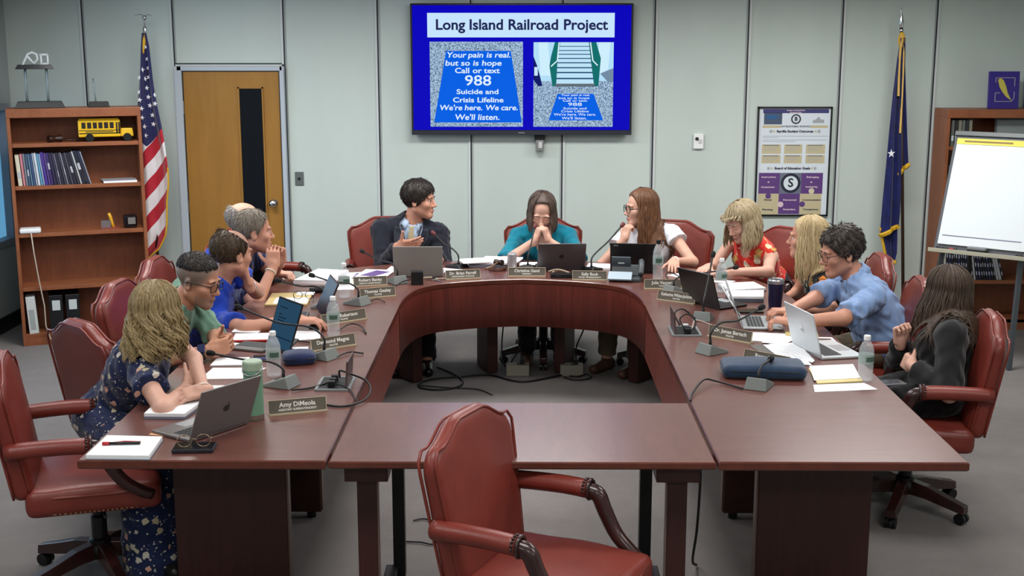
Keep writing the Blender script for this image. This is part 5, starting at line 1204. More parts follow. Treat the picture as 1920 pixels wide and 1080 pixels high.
# ---- right side, farthest first
PEOPLE['R1'] = person('woman with shoulder-length blonde hair in a red floral sleeveless top, reading papers', dict(
    fem=True, pelvis=(1.68, 8.38, .56), neck=(1.515, 8.12, .93), head=(1.432, 8.04, 1.068), yaw=218, hyaw=208, hpitch=26, eyes='down', skin=SK_A, hairm=hairmat('hair_ash_blonde', (112, 98, 74), (190, 172, 138)),
    Lw=(1.30, 7.73, .795), Le=(1.62, 7.55, .76), Lh=((-.92, .08, -.05), (0, 0, -1), .35), Rw=(1.20, 7.90, .795), Re=(1.26, 8.1, .76), Rh=((-.55, -.8, -.05), (0, 0, -1), .4),
    clothes=[('top', 'top', floral('floral_red', (206, 48, 36), [(226, 200, 140), (240, 226, 196), (196, 150, 80), (232, 206, 170)], 17, 34, .42, .24), dict(sleeve=0, neckline='scoop', depth=.03))]+bottoms(trouser_dk),
    hair=lambda H, R, s, av: merge(hair_cap(H, R, s, .015, (((0, .070, .075), (0, -.93, .36)),), (ell((0, -.05, -.04), (.075, .06, .085), k=.04),), .003, (140, 25), .006), long_hair(H, R, s, av, 300, .19, wave=.006, r0=.0072, open_=58, bangs=26, spread=.9, seed=11, thick=.016))))
PEOPLE['R2'] = person('woman with long straight blonde hair in a black top with orange flowers', dict(
    fem=True, pelvis=(1.99, 7.52, .55), neck=(1.79, 7.42, .90), head=(1.712, 7.41, 1.06), yaw=176, hyaw=166, hpitch=0, skin=SK_B, hairm=hairmat('hair_blonde', (142, 120, 82), (212, 190, 146)),
    Lw=(1.62, 7.20, .66), Le=(1.72, 6.95, .66), Lh=((-.9, .2, 0), (0, 0, -1), .5), Rw=(1.60, 7.5, .66), Re=(1.75, 7.75, .66), Rh=((-.9, -.2, 0), (0, 0, -1), .5),
    clothes=[('top', 'top', floral('floral_black', (20, 20, 22), [(206, 120, 36), (190, 168, 110), (196, 140, 60), (150, 150, 110)], 17, 38, .50, .30), dict(sleeve=0, neckline='scoop', depth=.02))]+bottoms(trouser_dk),
    hair=lambda H, R, s, av: merge(hair_cap(H, R, s, .013, (((0, .068, .075), (0, -.95, .32)),), (ell((0, -.05, -.04), (.074, .058, .09), k=.04),), .0025, (150, 20), .006), long_hair(H, R, s, av, 320, .27, wave=.004, r0=.0072, open_=55, spread=.7, seed=13))))
PEOPLE['R3'] = person('man with dark wavy hair and glasses in a light blue shirt, typing', dict(
    pelvis=(2.04, 6.68, .55), neck=(1.83, 6.655, .925), head=(1.722, 6.65, 1.098), yaw=184, hyaw=190, hpitch=12, eyes='down', skin=SK_B, hairm=hairmat('hair_dark_wavy', (30, 26, 24), (74, 64, 58)), big=1.2, sw=.205,
    Lw=(1.395, 6.25, .805), Le=(1.62, 6.02, .75), Lh=((-.85, .30, .05), (0, 0, -1), .75), Rw=(1.425, 6.50, .805), Re=(1.62, 6.9, .75), Rh=((-.90, -.20, .05), (0, 0, -1), .75),
    clothes=[('shirt', 'top', cloth('shirt_chambray', (138, 164, 204), (116, 144, 188), .85), dict(sleeve=.88, flare=.012, collar=True, fold=.005, loose=True, e=.014))]+bottoms(trouser_kh),
    hair=short(.016, (((0, .078, .072), (0, -.86, .50)), ((0, .028, .002), (0, -.64, .77))), noise=.005, freq=(110, 85), n=1100, ln=.032, r=.0034, lift=.0025, jit=.45), extras=[glasses(0, (40, 34, 40), .025, .020, .0018)]))
PEOPLE['R4'] = person('woman with long dark brown hair in a black blazer, facing away at right', dict(
    fem=True, pelvis=(1.99, 5.75, .55), neck=(2.055, 5.80, .875), head=(2.028, 5.865, 1.032), yaw=165, hyaw=128, hpitch=0, skin=SK_A, hairm=hairmat('hair_dark_brown', (34, 24, 18), (78, 60, 46)),
    Lw=(1.84, 5.70, .715), Le=(1.98, 5.42, .62), Lh=((-.15, .95, .1), (.9, .1, -.3), .9), Rw=(1.835, 5.88, .785), Re=(1.85, 6.08, .60), Rh=((-.15, -.15, .95), (.3, -.9, .2), 1.2), legdir=(-.97, .05),
    clothes=[('blouse', 'top', white_s, dict(e=.006, sleeve=.3, neckline='v', depth=.05)), ('blazer', 'jacket', cloth('blazer_black', (16, 17, 20), (11, 12, 15), .75, 1200), dict(e=.020, sleeve=1.88, neckline='v', depth=.20, width=.06)), ('trousers', 'bottom', cloth('trouser_black', (18, 19, 23), (13, 14, 18), .8), dict(neckline=None, e=.016)), ('shoe', 'shoes', shoe_b, {})],
    hair=lambda H, R, s, av: merge(hair_cap(H, R, s, .013, (((0, .066, .075), (0, -.95, .32)),), (ell((0, -.055, -.05), (.076, .058, .10), k=.04),), .0025, (150, 20), .006), long_hair(H, R, s, av, 340, .27, wave=.004, r0=.0075, open_=55, spread=.9, seed=17, down=(-.18, .05, -1)))))
# ------------------------------------------------------------------ things on the tables
M_clear = mat('clear_bottle', (222, 230, 234), .12, spec=.8, alpha=.27)
M_bronze = mat('plate_bronze', (92, 86, 76), .45); M_brass = mat('plate_gold', (196, 182, 154), .35, metal=.3); M_letter = mat('plate_letter', (226, 226, 220), .5)
M_mic = mat('mic_grey', (112, 118, 116), .55); M_rub = plastic('cable_black', (18, 18, 20), .55)
def sheet(label, pts, z=TZ, th=.0012, m=None, name='paper_sheet', cat='paper', group=None, marks=0):
    cx = sum(p[0] for p in pts)/len(pts); cy = sum(p[1] for p in pts)/len(pts); A = sum(pts[i][0]*pts[(i+1) % len(pts)][1]-pts[(i+1) % len(pts)][0]*pts[i][1] for i in range(len(pts)))
    P = [(x-cx, y-cy) for x, y in pts]; P = P if A > 0 else P[::-1]
    o = obj(name, MB().prism(P, 0, th), m or M_paper); o.location = (cx, cy, z+.0006); tag(o, label, cat, group)
    if marks:
        u = np.array([P[1][0]-P[0][0], P[1][1]-P[0][1]]); v = np.array([P[3][0]-P[0][0], P[3][1]-P[0][1]]); b = MB(); p0 = np.array(P[0])
        for k in range(marks):
            a = p0+u*.12+v*(.14+.72*k/marks); c = a+u*(.70 if k % 3 else .5); w = v*.018
            b.add([(*a, th+.0004), (*c, th+.0004), (*(c+w), th+.0004), (*(a+w), th+.0004)], [(0, 1, 2, 3)])
        obj('printed_lines', b, mat('print_grey', (192, 194, 202), .8), o)
    return o
def nameplate(a, b_, who, role, label):
    a, b_ = np.array(a), np.array(b_); d = b_-a; w = float(np.hypot(*d)); rz = math.atan2(d[1], d[0]); c = (a+b_)/2
    t = thing('nameplate', label, 'nameplate', (c[0], c[1], TZ+.0005), rz, 'desk nameplates')
    tl = Euler((math.radians(-14), 0, 0)).to_matrix(); h = .056
    def q(x, n, l): v = tl @ Vector((x, -n, l)); return (v.x, v.y+.004, v.z+.003)
    obj('plate', MB().box(q(0, 0, h/2), (w-.006, .004, h-.004), tl), M_bronze, t)
    b = MB(); b.box(q(0, .001, h-.001), (w, .007, .0025), tl); b.box(q(-w/2+.001, .001, h/2), (.0025, .007, h), tl); b.box(q(w/2-.001, .001, h/2), (.0025, .007, h), tl)
    obj('holder_frame', b, M_brass, t); obj('holder_base', MB().box((0, .012, .003), (w, .045, .006)), M_brass, t)
    obj('holder_back', MB().box(q(0, -.004, h/2), (w-.004, .003, h), tl), M_dark, t)
    for s_, z, sz in ((who, .034, .026), (role, .014, .012)):
        o = text('lettering', s_, sz, M_letter, t, q(0, .0028, z), (math.pi/2+math.radians(-14), 0, 0), .0006 if sz > .02 else .0003); mw = (w*.82 if sz > .02 else w*.66); dx = o.dimensions.x
        if dx > mw or (sz < .02 and len(role) > 12): o.scale[0] = mw/dx
    return t
for args in (((-1.013, 4.771), (-.792, 4.847), 'Amy DiMeola', 'ASSISTANT SUPERINTENDENT', 'nameplate at front left beside the green tumbler'),
    ((-1.016, 5.828), (-.823, 5.971), 'Desmond Megna', 'TRUSTEE', 'left wing nameplate behind the navy case and second microphone base'),
    ((-1.055, 6.392), (-.844, 6.569), 'Chris Robertson', 'TRUSTEE', 'left wing nameplate standing behind the water bottle beside the computer mouse'),
    ((-.945, 7.105), (-.748, 7.198), 'Thomas Gealey', 'TRUSTEE', 'nameplate at far left bend of the table, nearer of the pair'),
    ((-1.035, 7.477), (-.834, 7.53), 'Robert Banks', 'ASSISTANT SUPERINTENDENT', 'nameplate at far left bend by the purple brochures, farther of the pair'),
    ((-.483, 7.711), (-.266, 7.768), 'Dr. Brian Farrell', 'SUPERINTENDENT OF SCHOOLS', 'nameplate in front of the suited speaker, right of the keys'),
    ((-.09, 7.825), (.149, 7.827), 'Christine Gand', 'PRESIDENT', 'nameplate at the table centre in front of the teal woman'),
    ((.316, 7.718), (.534, 7.701), 'Sally Buck', 'VICE PRESIDENT', 'nameplate left of the desk phone'),
    ((.742, 7.424), (.969, 7.425), 'Julia Vaccaro', 'TRUSTEE', 'nameplate in front of the black-capped water bottle at far right bend'),
    ((.786, 7.101), (.985, 6.966), 'Katherine White-Jackson', 'TRUSTEE', 'right wing nameplate beside the black laptop lid'),
    ((.946, 6.182), (1.135, 6.012), 'Dr. James Bertsch', 'TRUSTEE', 'right wing nameplate crossed by a gooseneck microphone stem'),
    ((1.035, 5.665), (1.215, 5.505), 'Reesa Miles', 'TRUSTEE', 'right wing nameplate partly hidden behind the navy sleeve')): nameplate(*args)
def mic(base, head, label, red=False, low=False):
    bx, by = base; d = np.array(head[:2])-np.array(base); a = math.atan2(d[1], d[0]); rz = a-math.pi/2
    t = thing('gooseneck_microphone', label, 'microphone', (bx, by, TZ+.0005), rz, 'gooseneck microphones')
    z1 = .026 if low else .052
    V = [(-.05, -.05, 0), (.05, -.05, 0), (.05, .085, 0), (-.05, .085, 0), (-.043, -.028, z1), (.043, -.028, z1), (.046, .085, .012), (-.046, .085, .012)]
    obj('base', MB().add(V, [(0, 3, 2, 1), (4, 5, 6, 7), (0, 1, 5, 4), (1, 2, 6, 5), (2, 3, 7, 6), (3, 0, 4, 7)]), M_black if low else M_mic, t, bevel=.004)
    obj('button', MB().box((0, .035, .030 if not low else .02), (.03, .018, .005), (-.33, 0, 0)), M_dark, t)
    L = float(np.hypot(*d)); hz = head[2]-TZ; s0 = np.array([0, .006, z1*.8]); e = np.array([0, L, hz]); up = min(.10, max(.045, hz*.55))
    P = bez([s0, s0+np.array([0, .004, up*.6]), s0+np.array([0, .035+.10*L, up]), s0*.45+e*.55+np.array([0, 0, max(0, .02)]), e], 28)
    obj('stem_collar', MB().cyl(s0-np.array([0, 0, .012]), s0+np.array([0, .001, .03]), .0085, 10, r2=.006), M_black, t, smooth=True)
    st = obj('gooseneck', MB().tube(P, .0052, 8), M_rub, t, smooth=True); dv = nrm(P[-1]-P[-3])
    obj('microphone_head', MB().tube([e-dv*.012, e-dv*.006, e+dv*.012, e+dv*.026, e+dv*.032], [.006, .0115, .0145, .013, .006], 12), mat('foam_black', (16, 16, 18), .9) if not red else mat('mic_red', (92, 38, 36), .6), t, smooth=True)
    return t
for args in (((-1.03, 5.21), (-1.375, 5.35, .856), 'gooseneck microphone between green tumbler and popup socket, pointing left'),
    ((-.93, 5.70), (-1.38, 5.95, .936), 'gooseneck microphone beside the navy case, crossing in front of the blue tablet'),
    ((-.93, 6.95), (-1.22, 7.12, .88), 'gooseneck microphone in front of the nearer far-left nameplate'),
    ((-1.10, 6.86), (-1.38, 6.93, .886), 'gooseneck microphone behind the dark tablet, its head by the striped polo'),
    ((-.775, 7.60), (-1.04, 8.0, .877), 'gooseneck microphone left of the grey laptop, pointing at the suited man'),
    ((-.42, 8.16), (-.594, 8.30, .948), 'red-tipped gooseneck microphone right of the suited man', True, True),
    ((.035, 8.12), (.083, 8.30, .995), 'upright gooseneck microphone in front of the teal woman', True, True),
    ((.45, 8.05), (.67, 8.31, 1.005), 'gooseneck microphone curving up to the woman in white', True, True),
    ((.90, 7.30), (1.315, 7.60, .846), 'gooseneck microphone pointing at the woman in red, behind two nameplates'),
    ((.975, 6.56), (1.06, 6.83, 1.05), 'tall gooseneck microphone with grey base beside the right popup socket'),
    ((.90, 5.82), (1.176, 6.02, .924), 'gooseneck microphone in front of the right wing nameplate, left of the navy sleeve'),
    ((1.02, 5.20), (1.10, 5.36, .832), 'short gooseneck microphone in front of the navy sleeve, nearest on the right')): mic(*args)
def bottle(x, y, label, cap=None, h=.205):
    t = thing('water_bottle', label, 'bottle', (x, y, TZ+.0005), random.random(), 'water bottles'); k = h/.205
    pr = [(.026, 0), (.032, .006), (.033, .02), (.0305, .027), (.033, .034), (.0305, .041), (.033, .048), (.0305, .055), (.033, .062), (.0325, .125), (.0325, .135), (.030, .150), (.022, .170), (.0135, .182), (.0125, .190)]
    obj('body', MB().lathe([(r, z*k) for r, z in pr], n=24), M_clear, t, smooth=True)
    obj('label_band', MB().lathe([(.0335, .082*k), (.0337, .084*k), (.0337, .122*k), (.0335, .124*k)], n=24, cap=False), mat('bottle_label', (150, 166, 162), .4), t, smooth=True)
    obj('label_emblem', MB().surf([[(.0342*math.cos(w), .0342*math.sin(w), z*k) for w in np.linspace(-2.2, -.9, 8)] for z in (.092, .114)]), mat('label_green', (70, 96, 84), .4), t)
    obj('cap', MB().lathe([(.0145, .186*k), (.0148, .189*k), (.0148, .203*k), (.013, .206*k)], n=20), cap or M_white, t, smooth=False)
bottle(-1.112, 5.383, 'water bottle at front left, between green tumbler and navy case'); bottle(-.961, 6.166, 'water bottle beside the computer mouse on left wing'); bottle(-1.044, 7.148, 'water bottle at the far left bend, behind the dark tablet')
bottle(.855, 7.722, 'tall water bottle with black cap at the far right bend', M_black, .255); bottle(1.193, 7.328, 'water bottle beside the black laptop, before the woman in red'); bottle(1.515, 5.324, 'water bottle at the right table edge near the black blazer')
b_ = .0
def laptop(c, ang, w, d, m, label, open_=108, mark=None, kb=True):
    t = thing('laptop', label, 'laptop', (c[0], c[1], TZ+.0008), math.radians(ang+90), 'laptops')
    obj('base', MB().box((0, -d/2, .007), (w, d, .013)), m, t, bevel=.004)
    b = MB(); nx, ny = 14, 5
    for i in range(nx):
        for j in range(ny): b.box((-w*.42+w*.84*(i+.5)/nx, -d*.12-d*.42*(j+.5)/ny, .0142), (w*.84/nx*.84, d*.42/ny*.82, .0015))
    obj('keyboard', b, mat('keys', (44, 46, 50), .6), t); obj('touchpad', MB().box((0, -d*.78, .0138), (w*.34, d*.30, .0008)), mat('pad_'+m.name, (150, 152, 156), .35), t)
    R = Euler((math.radians(90-open_), 0, 0)).to_matrix()
    lid = obj('lid', MB().box(tuple(R @ Vector((0, 0, d/2)) + Vector((0, .002, .012))), (w, .007, d), R), m, t, bevel=.003)
    obj('display', MB().box(tuple(R @ Vector((0, -.0042, d/2)) + Vector((0, .002, .012))), (w-.014, .0012, d-.016), R), mat('laptop_screen', (30, 36, 48), .2), lid)
    if mark:
        q = tuple(R @ Vector((0, .0042, d*.5)) + Vector((0, .002, .012))); M3 = Matrix.Translation(q) @ (R @ Matrix.Rotation(math.pi, 3, 'Z')).to_4x4()
        mm = mat('lid_mark', (22, 22, 24), .3)
        if mark == 'fruit':
            b = MB(); V = []
            for k in range(28):
                a = 2*math.pi*k/28; r = .0155*(1+.06*math.cos(2*a)) - (.003 if abs(a-math.pi/2) < .25 else 0); x, z = r*math.cos(a), r*math.sin(a)*1.05
                if math.hypot(x-.019, z-.001) < .008: v = nrm((x-.019, z-.001)); x, z = .019+v[0]*.008, .001+v[1]*.008
                V.append((x, -.0006, z))
            b.add(V, [tuple(range(28))]); b.add([(0, -.0006, .019), (.006, -.0006, .020), (.009, -.0006, .027), (.003, -.0006, .025)], [(0, 1, 2, 3)])
            b.xf(M3); obj('lid_logo', b, mm, lid)
        elif mark == 'hp':
            b = MB().lathe([(.0005, 0), (.02, 0)], n=28, cap=False); b.xf(M3 @ T4((0, -.0006, 0), rx=math.pi/2)); obj('lid_logo', b, mat('lid_mark_pale', (222, 226, 230), .25), lid)
            o = text('lettering', 'hp', .026, mat('lid_mark_grey', (140, 146, 150), .3), lid, (0, 0, 0), (0, 0, 0), .0004, shear=.25); o.matrix_basis = M3 @ T4((0, -.0012, 0), rx=math.pi/2)
        elif mark == 'plain':
            b = MB().box((-.11, -.0006, d*.42), (.03, .0008, .006)); b.xf(M3); obj('lid_logo', b, mat('lid_mark_grey', (140, 146, 150), .3), lid)
    return t
space = mat('space_grey', (112, 108, 108), .4, metal=.3); silv = mat('laptop_silver', (176, 182, 186), .35, metal=.5); blk = plastic('laptop_black', (20, 18, 20), .35); dgrey = mat('laptop_taupe', (140, 136, 132), .45, metal=.1)
laptop((-1.155, 4.545), 146, .30, .212, space, 'grey laptop with fruit logo at the front left', 112, 'fruit')
laptop((-.665, 7.82), 91, .315, .20, dgrey, 'plain grey laptop in front of the suited man', 106)
laptop((.255, 8.06), 94, .315, .19, mat('space_dark', (74, 68, 70), .32, metal=.3), 'dark grey laptop with fruit logo beside the teal woman', 112, 'fruit')
laptop((.72, 7.97), 82, .295, .195, blk, 'black laptop in front of the woman in white', 104, 'plain')
laptop((1.025, 6.93), 33, .30, .205, blk, 'black laptop on right wing, lid back beside a nameplate', 108)
laptop((1.165, 6.47), -6, .30, .21, silv, 'silver laptop under the hands of the man in light blue', 112)
laptop((1.375, 5.845), 12, .33, .215, mat('laptop_bright', (198, 204, 208), .35, metal=.4), 'bright silver laptop with round logo at right wing', 104, 'hp')
# ---- front left
def openbook(label, pts, z, th, cover): 
    t = sheet(label, pts, z, th, cover, 'notebook', 'notebook'); cx, cy = t.location.x, t.location.y
    P = [((x-cx)*.985, (y-cy)*.985) for x, y in pts]; A = sum(P[i][0]*P[(i+1) % 4][1]-P[(i+1) % 4][0]*P[i][1] for i in range(4)); P = P if A > 0 else P[::-1]
    obj('page_block', MB().prism(P, th, th+.012), mat('page_edge', (222, 224, 228), .8), t); obj('top_page', MB().prism([(x*.99, y*.99) for x, y in P], th+.012, th+.0135), M_paper, t)
    return t
openbook('white notebook at the front left corner of the table', [(-1.562, 4.232), (-1.330, 4.226), (-1.345, 4.45), (-1.562, 4.465)], TZ, .004, mat('cover_grey', (140, 146, 160), .6))
t = thing('ink_pen', 'red and black pen lying on the white notebook', 'pen', (-1.46, 4.345, TZ+.019), 0)
obj('barrel', MB().cyl((-.075, -.005, .006), (.06, .006, .006), .0055, 10), M_black, t, smooth=True); obj('grip', MB().cyl((-.075, -.005, .006), (-.05, -.003, .006), .0068, 10), mat('pen_red', (170, 30, 40), .4), t, smooth=True); obj('clip', MB().tube([(.06, .014, .007), (0, .012, .009), (-.04, .006, .006)], .003, 6), mat('pen_red', (170, 30, 40), .4), t)
t = thing('phone', 'black phone under folded glasses at the front left', 'phone', (-1.20, 4.345, TZ+.0005), math.radians(4)); obj('case', MB().box((0, 0, .008), (.15, .085, .016)), mat('phone_case', (30, 30, 40), .5), t, bevel=.004); obj('glass', MB().box((0, 0, .0165), (.142, .078, .001)), mat('phone_glass', (18, 20, 26), .1), t)
def specs(label, c, rz, z, m, sc=1.0):
    t = thing('eyeglasses', label, 'glasses', (c[0], c[1], z), rz); b = MB()
    for q in (-1, 1): b.tube([(q*.034*sc+.025*sc*math.cos(v), 0, .024*sc+.023*sc*math.sin(v)) for v in np.linspace(0, 2*math.pi, 25)[:-1]], .0018, 6, closed=True)
    b.tube([(-.009*sc, 0, .028*sc), (0, .001, .031*sc), (.009*sc, 0, .028*sc)], .0018, 6); obj('frame', b, m, t, smooth=True)
    for q in (-1, 1): obj('temple', MB().tube([(q*.06*sc, 0, .03*sc), (q*.06*sc, .02, .03*sc), (q*.055*sc, .09*sc, .02*sc), (q*.05*sc, .125*sc, .002)], .0018, 6), m, t, smooth=True)
    return t
specs('round wire glasses resting on the black phone', (-1.195, 4.325), math.radians(8), TZ+.018, mat('wire_gold', (150, 130, 110), .3, metal=.8))
sheet('peach sticky note left of the grey fruit-logo laptop', [(-1.42, 4.52), (-1.345, 4.50), (-1.325, 4.575), (-1.40, 4.595)], TZ, .002, mat('peach', (226, 170, 130), .7), 'sticky_note', 'sticky note')
sheet('peach sticky note half under the white paper stack near the laptop', [(-1.33, 4.66), (-1.25, 4.645), (-1.235, 4.72), (-1.31, 4.735)], TZ, .002, mat('peach', (226, 170, 130), .7), 'sticky_note', 'sticky note')
openbook('thick white paper pad under the crossed arms of the dress woman', [(-1.50, 4.725), (-1.335, 4.72), (-1.305, 4.94), (-1.50, 4.94)], TZ, .010, mat('pad_grey', (110, 112, 128), .6))
sheet('white sheets on grey folder right of the crossed arms', [(-1.43, 5.015), (-1.235, 5.015), (-1.215, 5.21), (-1.43, 5.21)], TZ, .004, marks=6)
sheet('white sheet below the hands of the green-shirt man', [(-1.43, 5.32), (-1.235, 5.335), (-1.175, 5.52), (-1.42, 5.52)], TZ, marks=6)
sheet('white booklet under the clasped hands', [(-1.44, 5.545), (-1.26, 5.56), (-1.29, 5.70), (-1.44, 5.69)], TZ, .006, marks=5)
t = thing('tumbler', 'tall sage green tumbler with wire handle at front left', 'tumbler', (-1.062, 4.735, TZ+.0005))
obj('body', MB().lathe([(.036, 0), (.038, .005), (.038, .195), (.036, .20)], n=28), mat('tumbler_sage', (104, 146, 122), .4), t, smooth=False); obj('lid', MB().lathe([(.0385, .20), (.0395, .203), (.0395, .232), (.036, .238)], n=28), mat('tumbler_lid', (150, 170, 148), .45), t, smooth=False)
obj('handle', MB().tube(bez([(-.0395, 0, .215), (-.03, -.034, .196), (0, -.046, .186), (.03, -.034, .196), (.0395, 0, .215)]), .003, 6), M_steel, t, smooth=True); obj('base_ring', MB().lathe([(.0385, .004), (.0387, .006), (.0387, .02), (.0385, .022)], n=28, cap=False), mat('tumbler_base', (110, 90, 84), .4), t)
def pouch(label, pts, h, m, name='laptop_sleeve', cat='sleeve'):
    c = np.mean(pts, 0); t = thing(name, label, cat, (c[0], c[1], TZ+.0005)); P = np.array(pts)-c; u = P[1]-P[0]; v = P[3]-P[0]; w, d = np.linalg.norm(u), np.linalg.norm(v); a = math.atan2(u[1], u[0])
    sdf_obj('body', [rbox((c[0], c[1], TZ+h/2+.001), (w/2, d/2, h/2), min(h*.48, .03), np.array(Rz(a)), k=.01), ell((c[0], c[1], TZ+h*.6), (w*.46, d*.44, h*.55), np.array(Rz(a)))], m, t, .007)
    b = MB(); lp = [(s1*(w/2+.0005), s2*(d/2+.0005)) for s1, s2 in ((-1, -1), (1, -1), (1, 1), (-1, 1))]
    pts3 = []
    for i in range(4):
        p, q = np.array(lp[i]), np.array(lp[(i+1) % 4])
        for f in (.12, .3, .5, .7, .88): e = p+(q-p)*f; pts3.append((e[0]*math.cos(a)-e[1]*math.sin(a), e[0]*math.sin(a)+e[1]*math.cos(a), h*.62))
    obj('zip', b.tube(pts3, .0025, 6, closed=True), M_black, t, smooth=True); return t
pouch('small navy zip case behind the front left water bottle', [(-1.10, 5.54), (-.955, 5.58), (-.985, 5.70), (-1.125, 5.66)], .05, cloth('navy_case', (28, 42, 82), (20, 32, 66), .6), 'zip_case', 'case')
pouch('long navy blue laptop sleeve on the right wing', [(.885, 5.335), (1.255, 5.30), (1.275, 5.50), (.91, 5.535)], .062, cloth('navy_sleeve', (40, 62, 88), (30, 48, 72), .6))
t = thing('tablet', 'upright tablet with lit blue screen on the left wing', 'tablet', (-1.185, 5.855, TZ+.0005), math.radians(236+90))
R = Euler((math.radians(-16), 0, math.radians(0))).to_matrix() @ Matrix.Rotation(math.radians(8), 3, 'Y')
obj('body', MB().box(tuple(R @ Vector((0, 0, .125))+Vector((0, 0, .004))), (.165, .008, .25), R), M_black, t, bevel=.003)
scr_ = obj('display', MB().box(tuple(R @ Vector((0, -.0045, .125))+Vector((0, 0, .004))), (.152, .001, .232), R), em('tablet', (52, 96, 128), .5), t)
b = MB()
for k, (x, z, w) in enumerate(((-.03, .205, .05), (-.04, .17, .02), (-.025, .155, .05), (-.03, .14, .04), (-.0, .06, .14), (-.03, .045, .04))): b.box(tuple(R @ Vector((x, -.0055, z))+Vector((0, 0, .004))), (w, .0006, .004), R)
obj('screen_text', b, em('tablet_ink', (14, 26, 52), .4), t); obj('stand', MB().box((0, .05, .02), (.10, .10, .006), (.5, 0, 0)).box((0, .01, .004), (.165, .07, .006)), M_dark, t)
t = thing('keyboard_case', 'grey keyboard lying left of the blue-screen tablet', 'keyboard', (-1.315, 5.905, TZ+.0005), math.radians(-20)); obj('deck', MB().box((0, 0, .006), (.19, .15, .012)), mat('deck_grey', (96, 94, 92), .5), t, bevel=.003); obj('keys', MB().box((0, .02, .0125), (.17, .08, .002)), mat('keys', (44, 46, 50), .6), t)
t = thing('phone', 'blue-cased phone in front of the clasped hands', 'phone', (-1.225, 5.70, TZ+.0005), math.radians(8)); obj('case', MB().box((0, 0, .005), (.10, .055, .010)), mat('phone_blue', (90, 96, 160), .4), t, bevel=.003); obj('glass', MB().box((0, 0, .0102), (.092, .048, .001)), mat('phone_glass', (18, 20, 26), .1), t)
sheet('white sheet in front of the blue-screen tablet', [(-1.14, 5.70), (-1.03, 5.73), (-1.05, 5.93), (-1.13, 5.92)], TZ, marks=4)
sheet('white sheet between red folder and blue-screen tablet', [(-1.47, 5.90), (-1.42, 5.86), (-1.40, 6.00), (-1.46, 6.02)], TZ, marks=3)
sheet('white sheet under the left elbow of the blue polo man', [(-1.50, 6.24), (-1.36, 6.22), (-1.34, 6.40), (-1.50, 6.42)], TZ, .004, marks=4)
sheet('white sheet under the computer mouse', [(-1.18, 6.05), (-1.02, 6.10), (-1.05, 6.30), (-1.20, 6.28)], TZ, marks=5)
t = thing('ink_pen', 'grey pen on the sheet beside the blue-screen tablet', 'pen', (-1.10, 6.02, TZ+.002), math.radians(-25)); obj('barrel', MB().cyl((-.06, 0, .005), (.06, 0, .005), .0045, 8), M_dark, t, smooth=True); obj('tip', MB().cyl((.06, 0, .005), (.072, 0, .004), .0035, 8, r2=.001), M_steel, t)
t = thing('folder', 'red folder under the forearm of the blue polo man', 'folder', (-1.36, 6.10, TZ+.0005), math.radians(6)); obj('cover', MB().box((0, 0, .006), (.20, .15, .008)), mat('folder_red', (178, 44, 40), .5), t, bevel=.001); obj('papers', MB().box((0, .004, .0108), (.19, .14, .002)), M_paper, t)
t = thing('computer_mouse', 'black mouse under the hand of the blue polo man', 'mouse', (-1.065, 6.325, TZ+.0008), math.radians(-80)); sdf_obj('shell', [ell((-1.065, 6.325, TZ+.008), (.052, .031, .026))], M_black, t, .004, cuts=[rbox((-1.065, 6.325, TZ-.05), (.2, .2, .05), .0)]); obj('wheel', MB().cyl((-.004, .028, .03), (.004, .028, .03), .008, 12), M_dark, t)
t = thing('tablet', 'dark tablet tilted on its stand, seen from behind, left wing', 'tablet', (-1.115, 6.70, TZ+.0005), math.radians(-62))
R = Euler((math.radians(-20), math.radians(14), 0)).to_matrix(); obj('body', MB().box(tuple(R @ Vector((0, 0, .105))+Vector((0, 0, .004))), (.14, .009, .21), R), mat('tablet_brown', (54, 40, 38), .35), t, bevel=.003); obj('display', MB().box(tuple(R @ Vector((0, -.005, .105))+Vector((0, 0, .004))), (.13, .001, .20), R), mat('laptop_screen', (30, 36, 48), .2), t); obj('stand', MB().box((0, .045, .03), (.09, .10, .006), (.7, 0, 0)), M_black, t)
t = thing('keyboard_case', 'grey keyboard left of the dark tablet', 'keyboard', (-1.255, 6.62, TZ+.0005), math.radians(5)); obj('deck', MB().box((0, 0, .006), (.17, .16, .012)), mat('deck_grey', (96, 94, 92), .5), t, bevel=.003); obj('keys', MB().box((0, .02, .0125), (.15, .09, .002)), mat('keys', (44, 46, 50), .6), t)
t = thing('folder', 'open manila folder in front of the striped polo man', 'folder', (-1.355, 7.07, TZ+.0005), math.radians(4)); obj('cover', MB().box((0, 0, .005), (.24, .34, .010)), mat('manila', (190, 168, 116), .7), t, bevel=.001); obj('papers', MB().box((.02, -.07, .0108), (.19, .16, .003)), M_paper, t)
specs('black-framed glasses lying on the manila folder sheets', (-1.262, 7.03), math.radians(-170), TZ+.016, M_black)
sheet('small white card on the manila folder', [(-1.33, 7.16), (-1.23, 7.17), (-1.235, 7.25), (-1.335, 7.24)], TZ+.0105, .003)
t = thing('glasses_case', 'black case between manila folder and far left papers', 'case', (-1.20, 7.30, TZ+.0005), math.radians(4)); sdf_obj('shell', [rbox((-1.20, 7.30, TZ+.020), (.075, .032, .018), .017, np.array(Rz(.07)))], M_black, t, .006); obj('seam', MB().box((0, -.0325, .02), (.13, .001, .002)), M_dark, t)
sheet('white sheet behind the black case', [(-1.17, 7.36), (-1.02, 7.38), (-1.03, 7.50), (-1.18, 7.47)], TZ, .003, marks=4)
openbook('thick stack of white paper before the man in dark suit at far left', [(-1.42, 7.56), (-1.20, 7.54), (-1.12, 7.90), (-1.33, 7.96)], TZ, .014, M_paper)
sheet('white sheet leaning out of the left stack, near the far left bottle', [(-1.16, 7.50), (-1.02, 7.52), (-1.0, 7.72), (-1.13, 7.74)], TZ, marks=5)
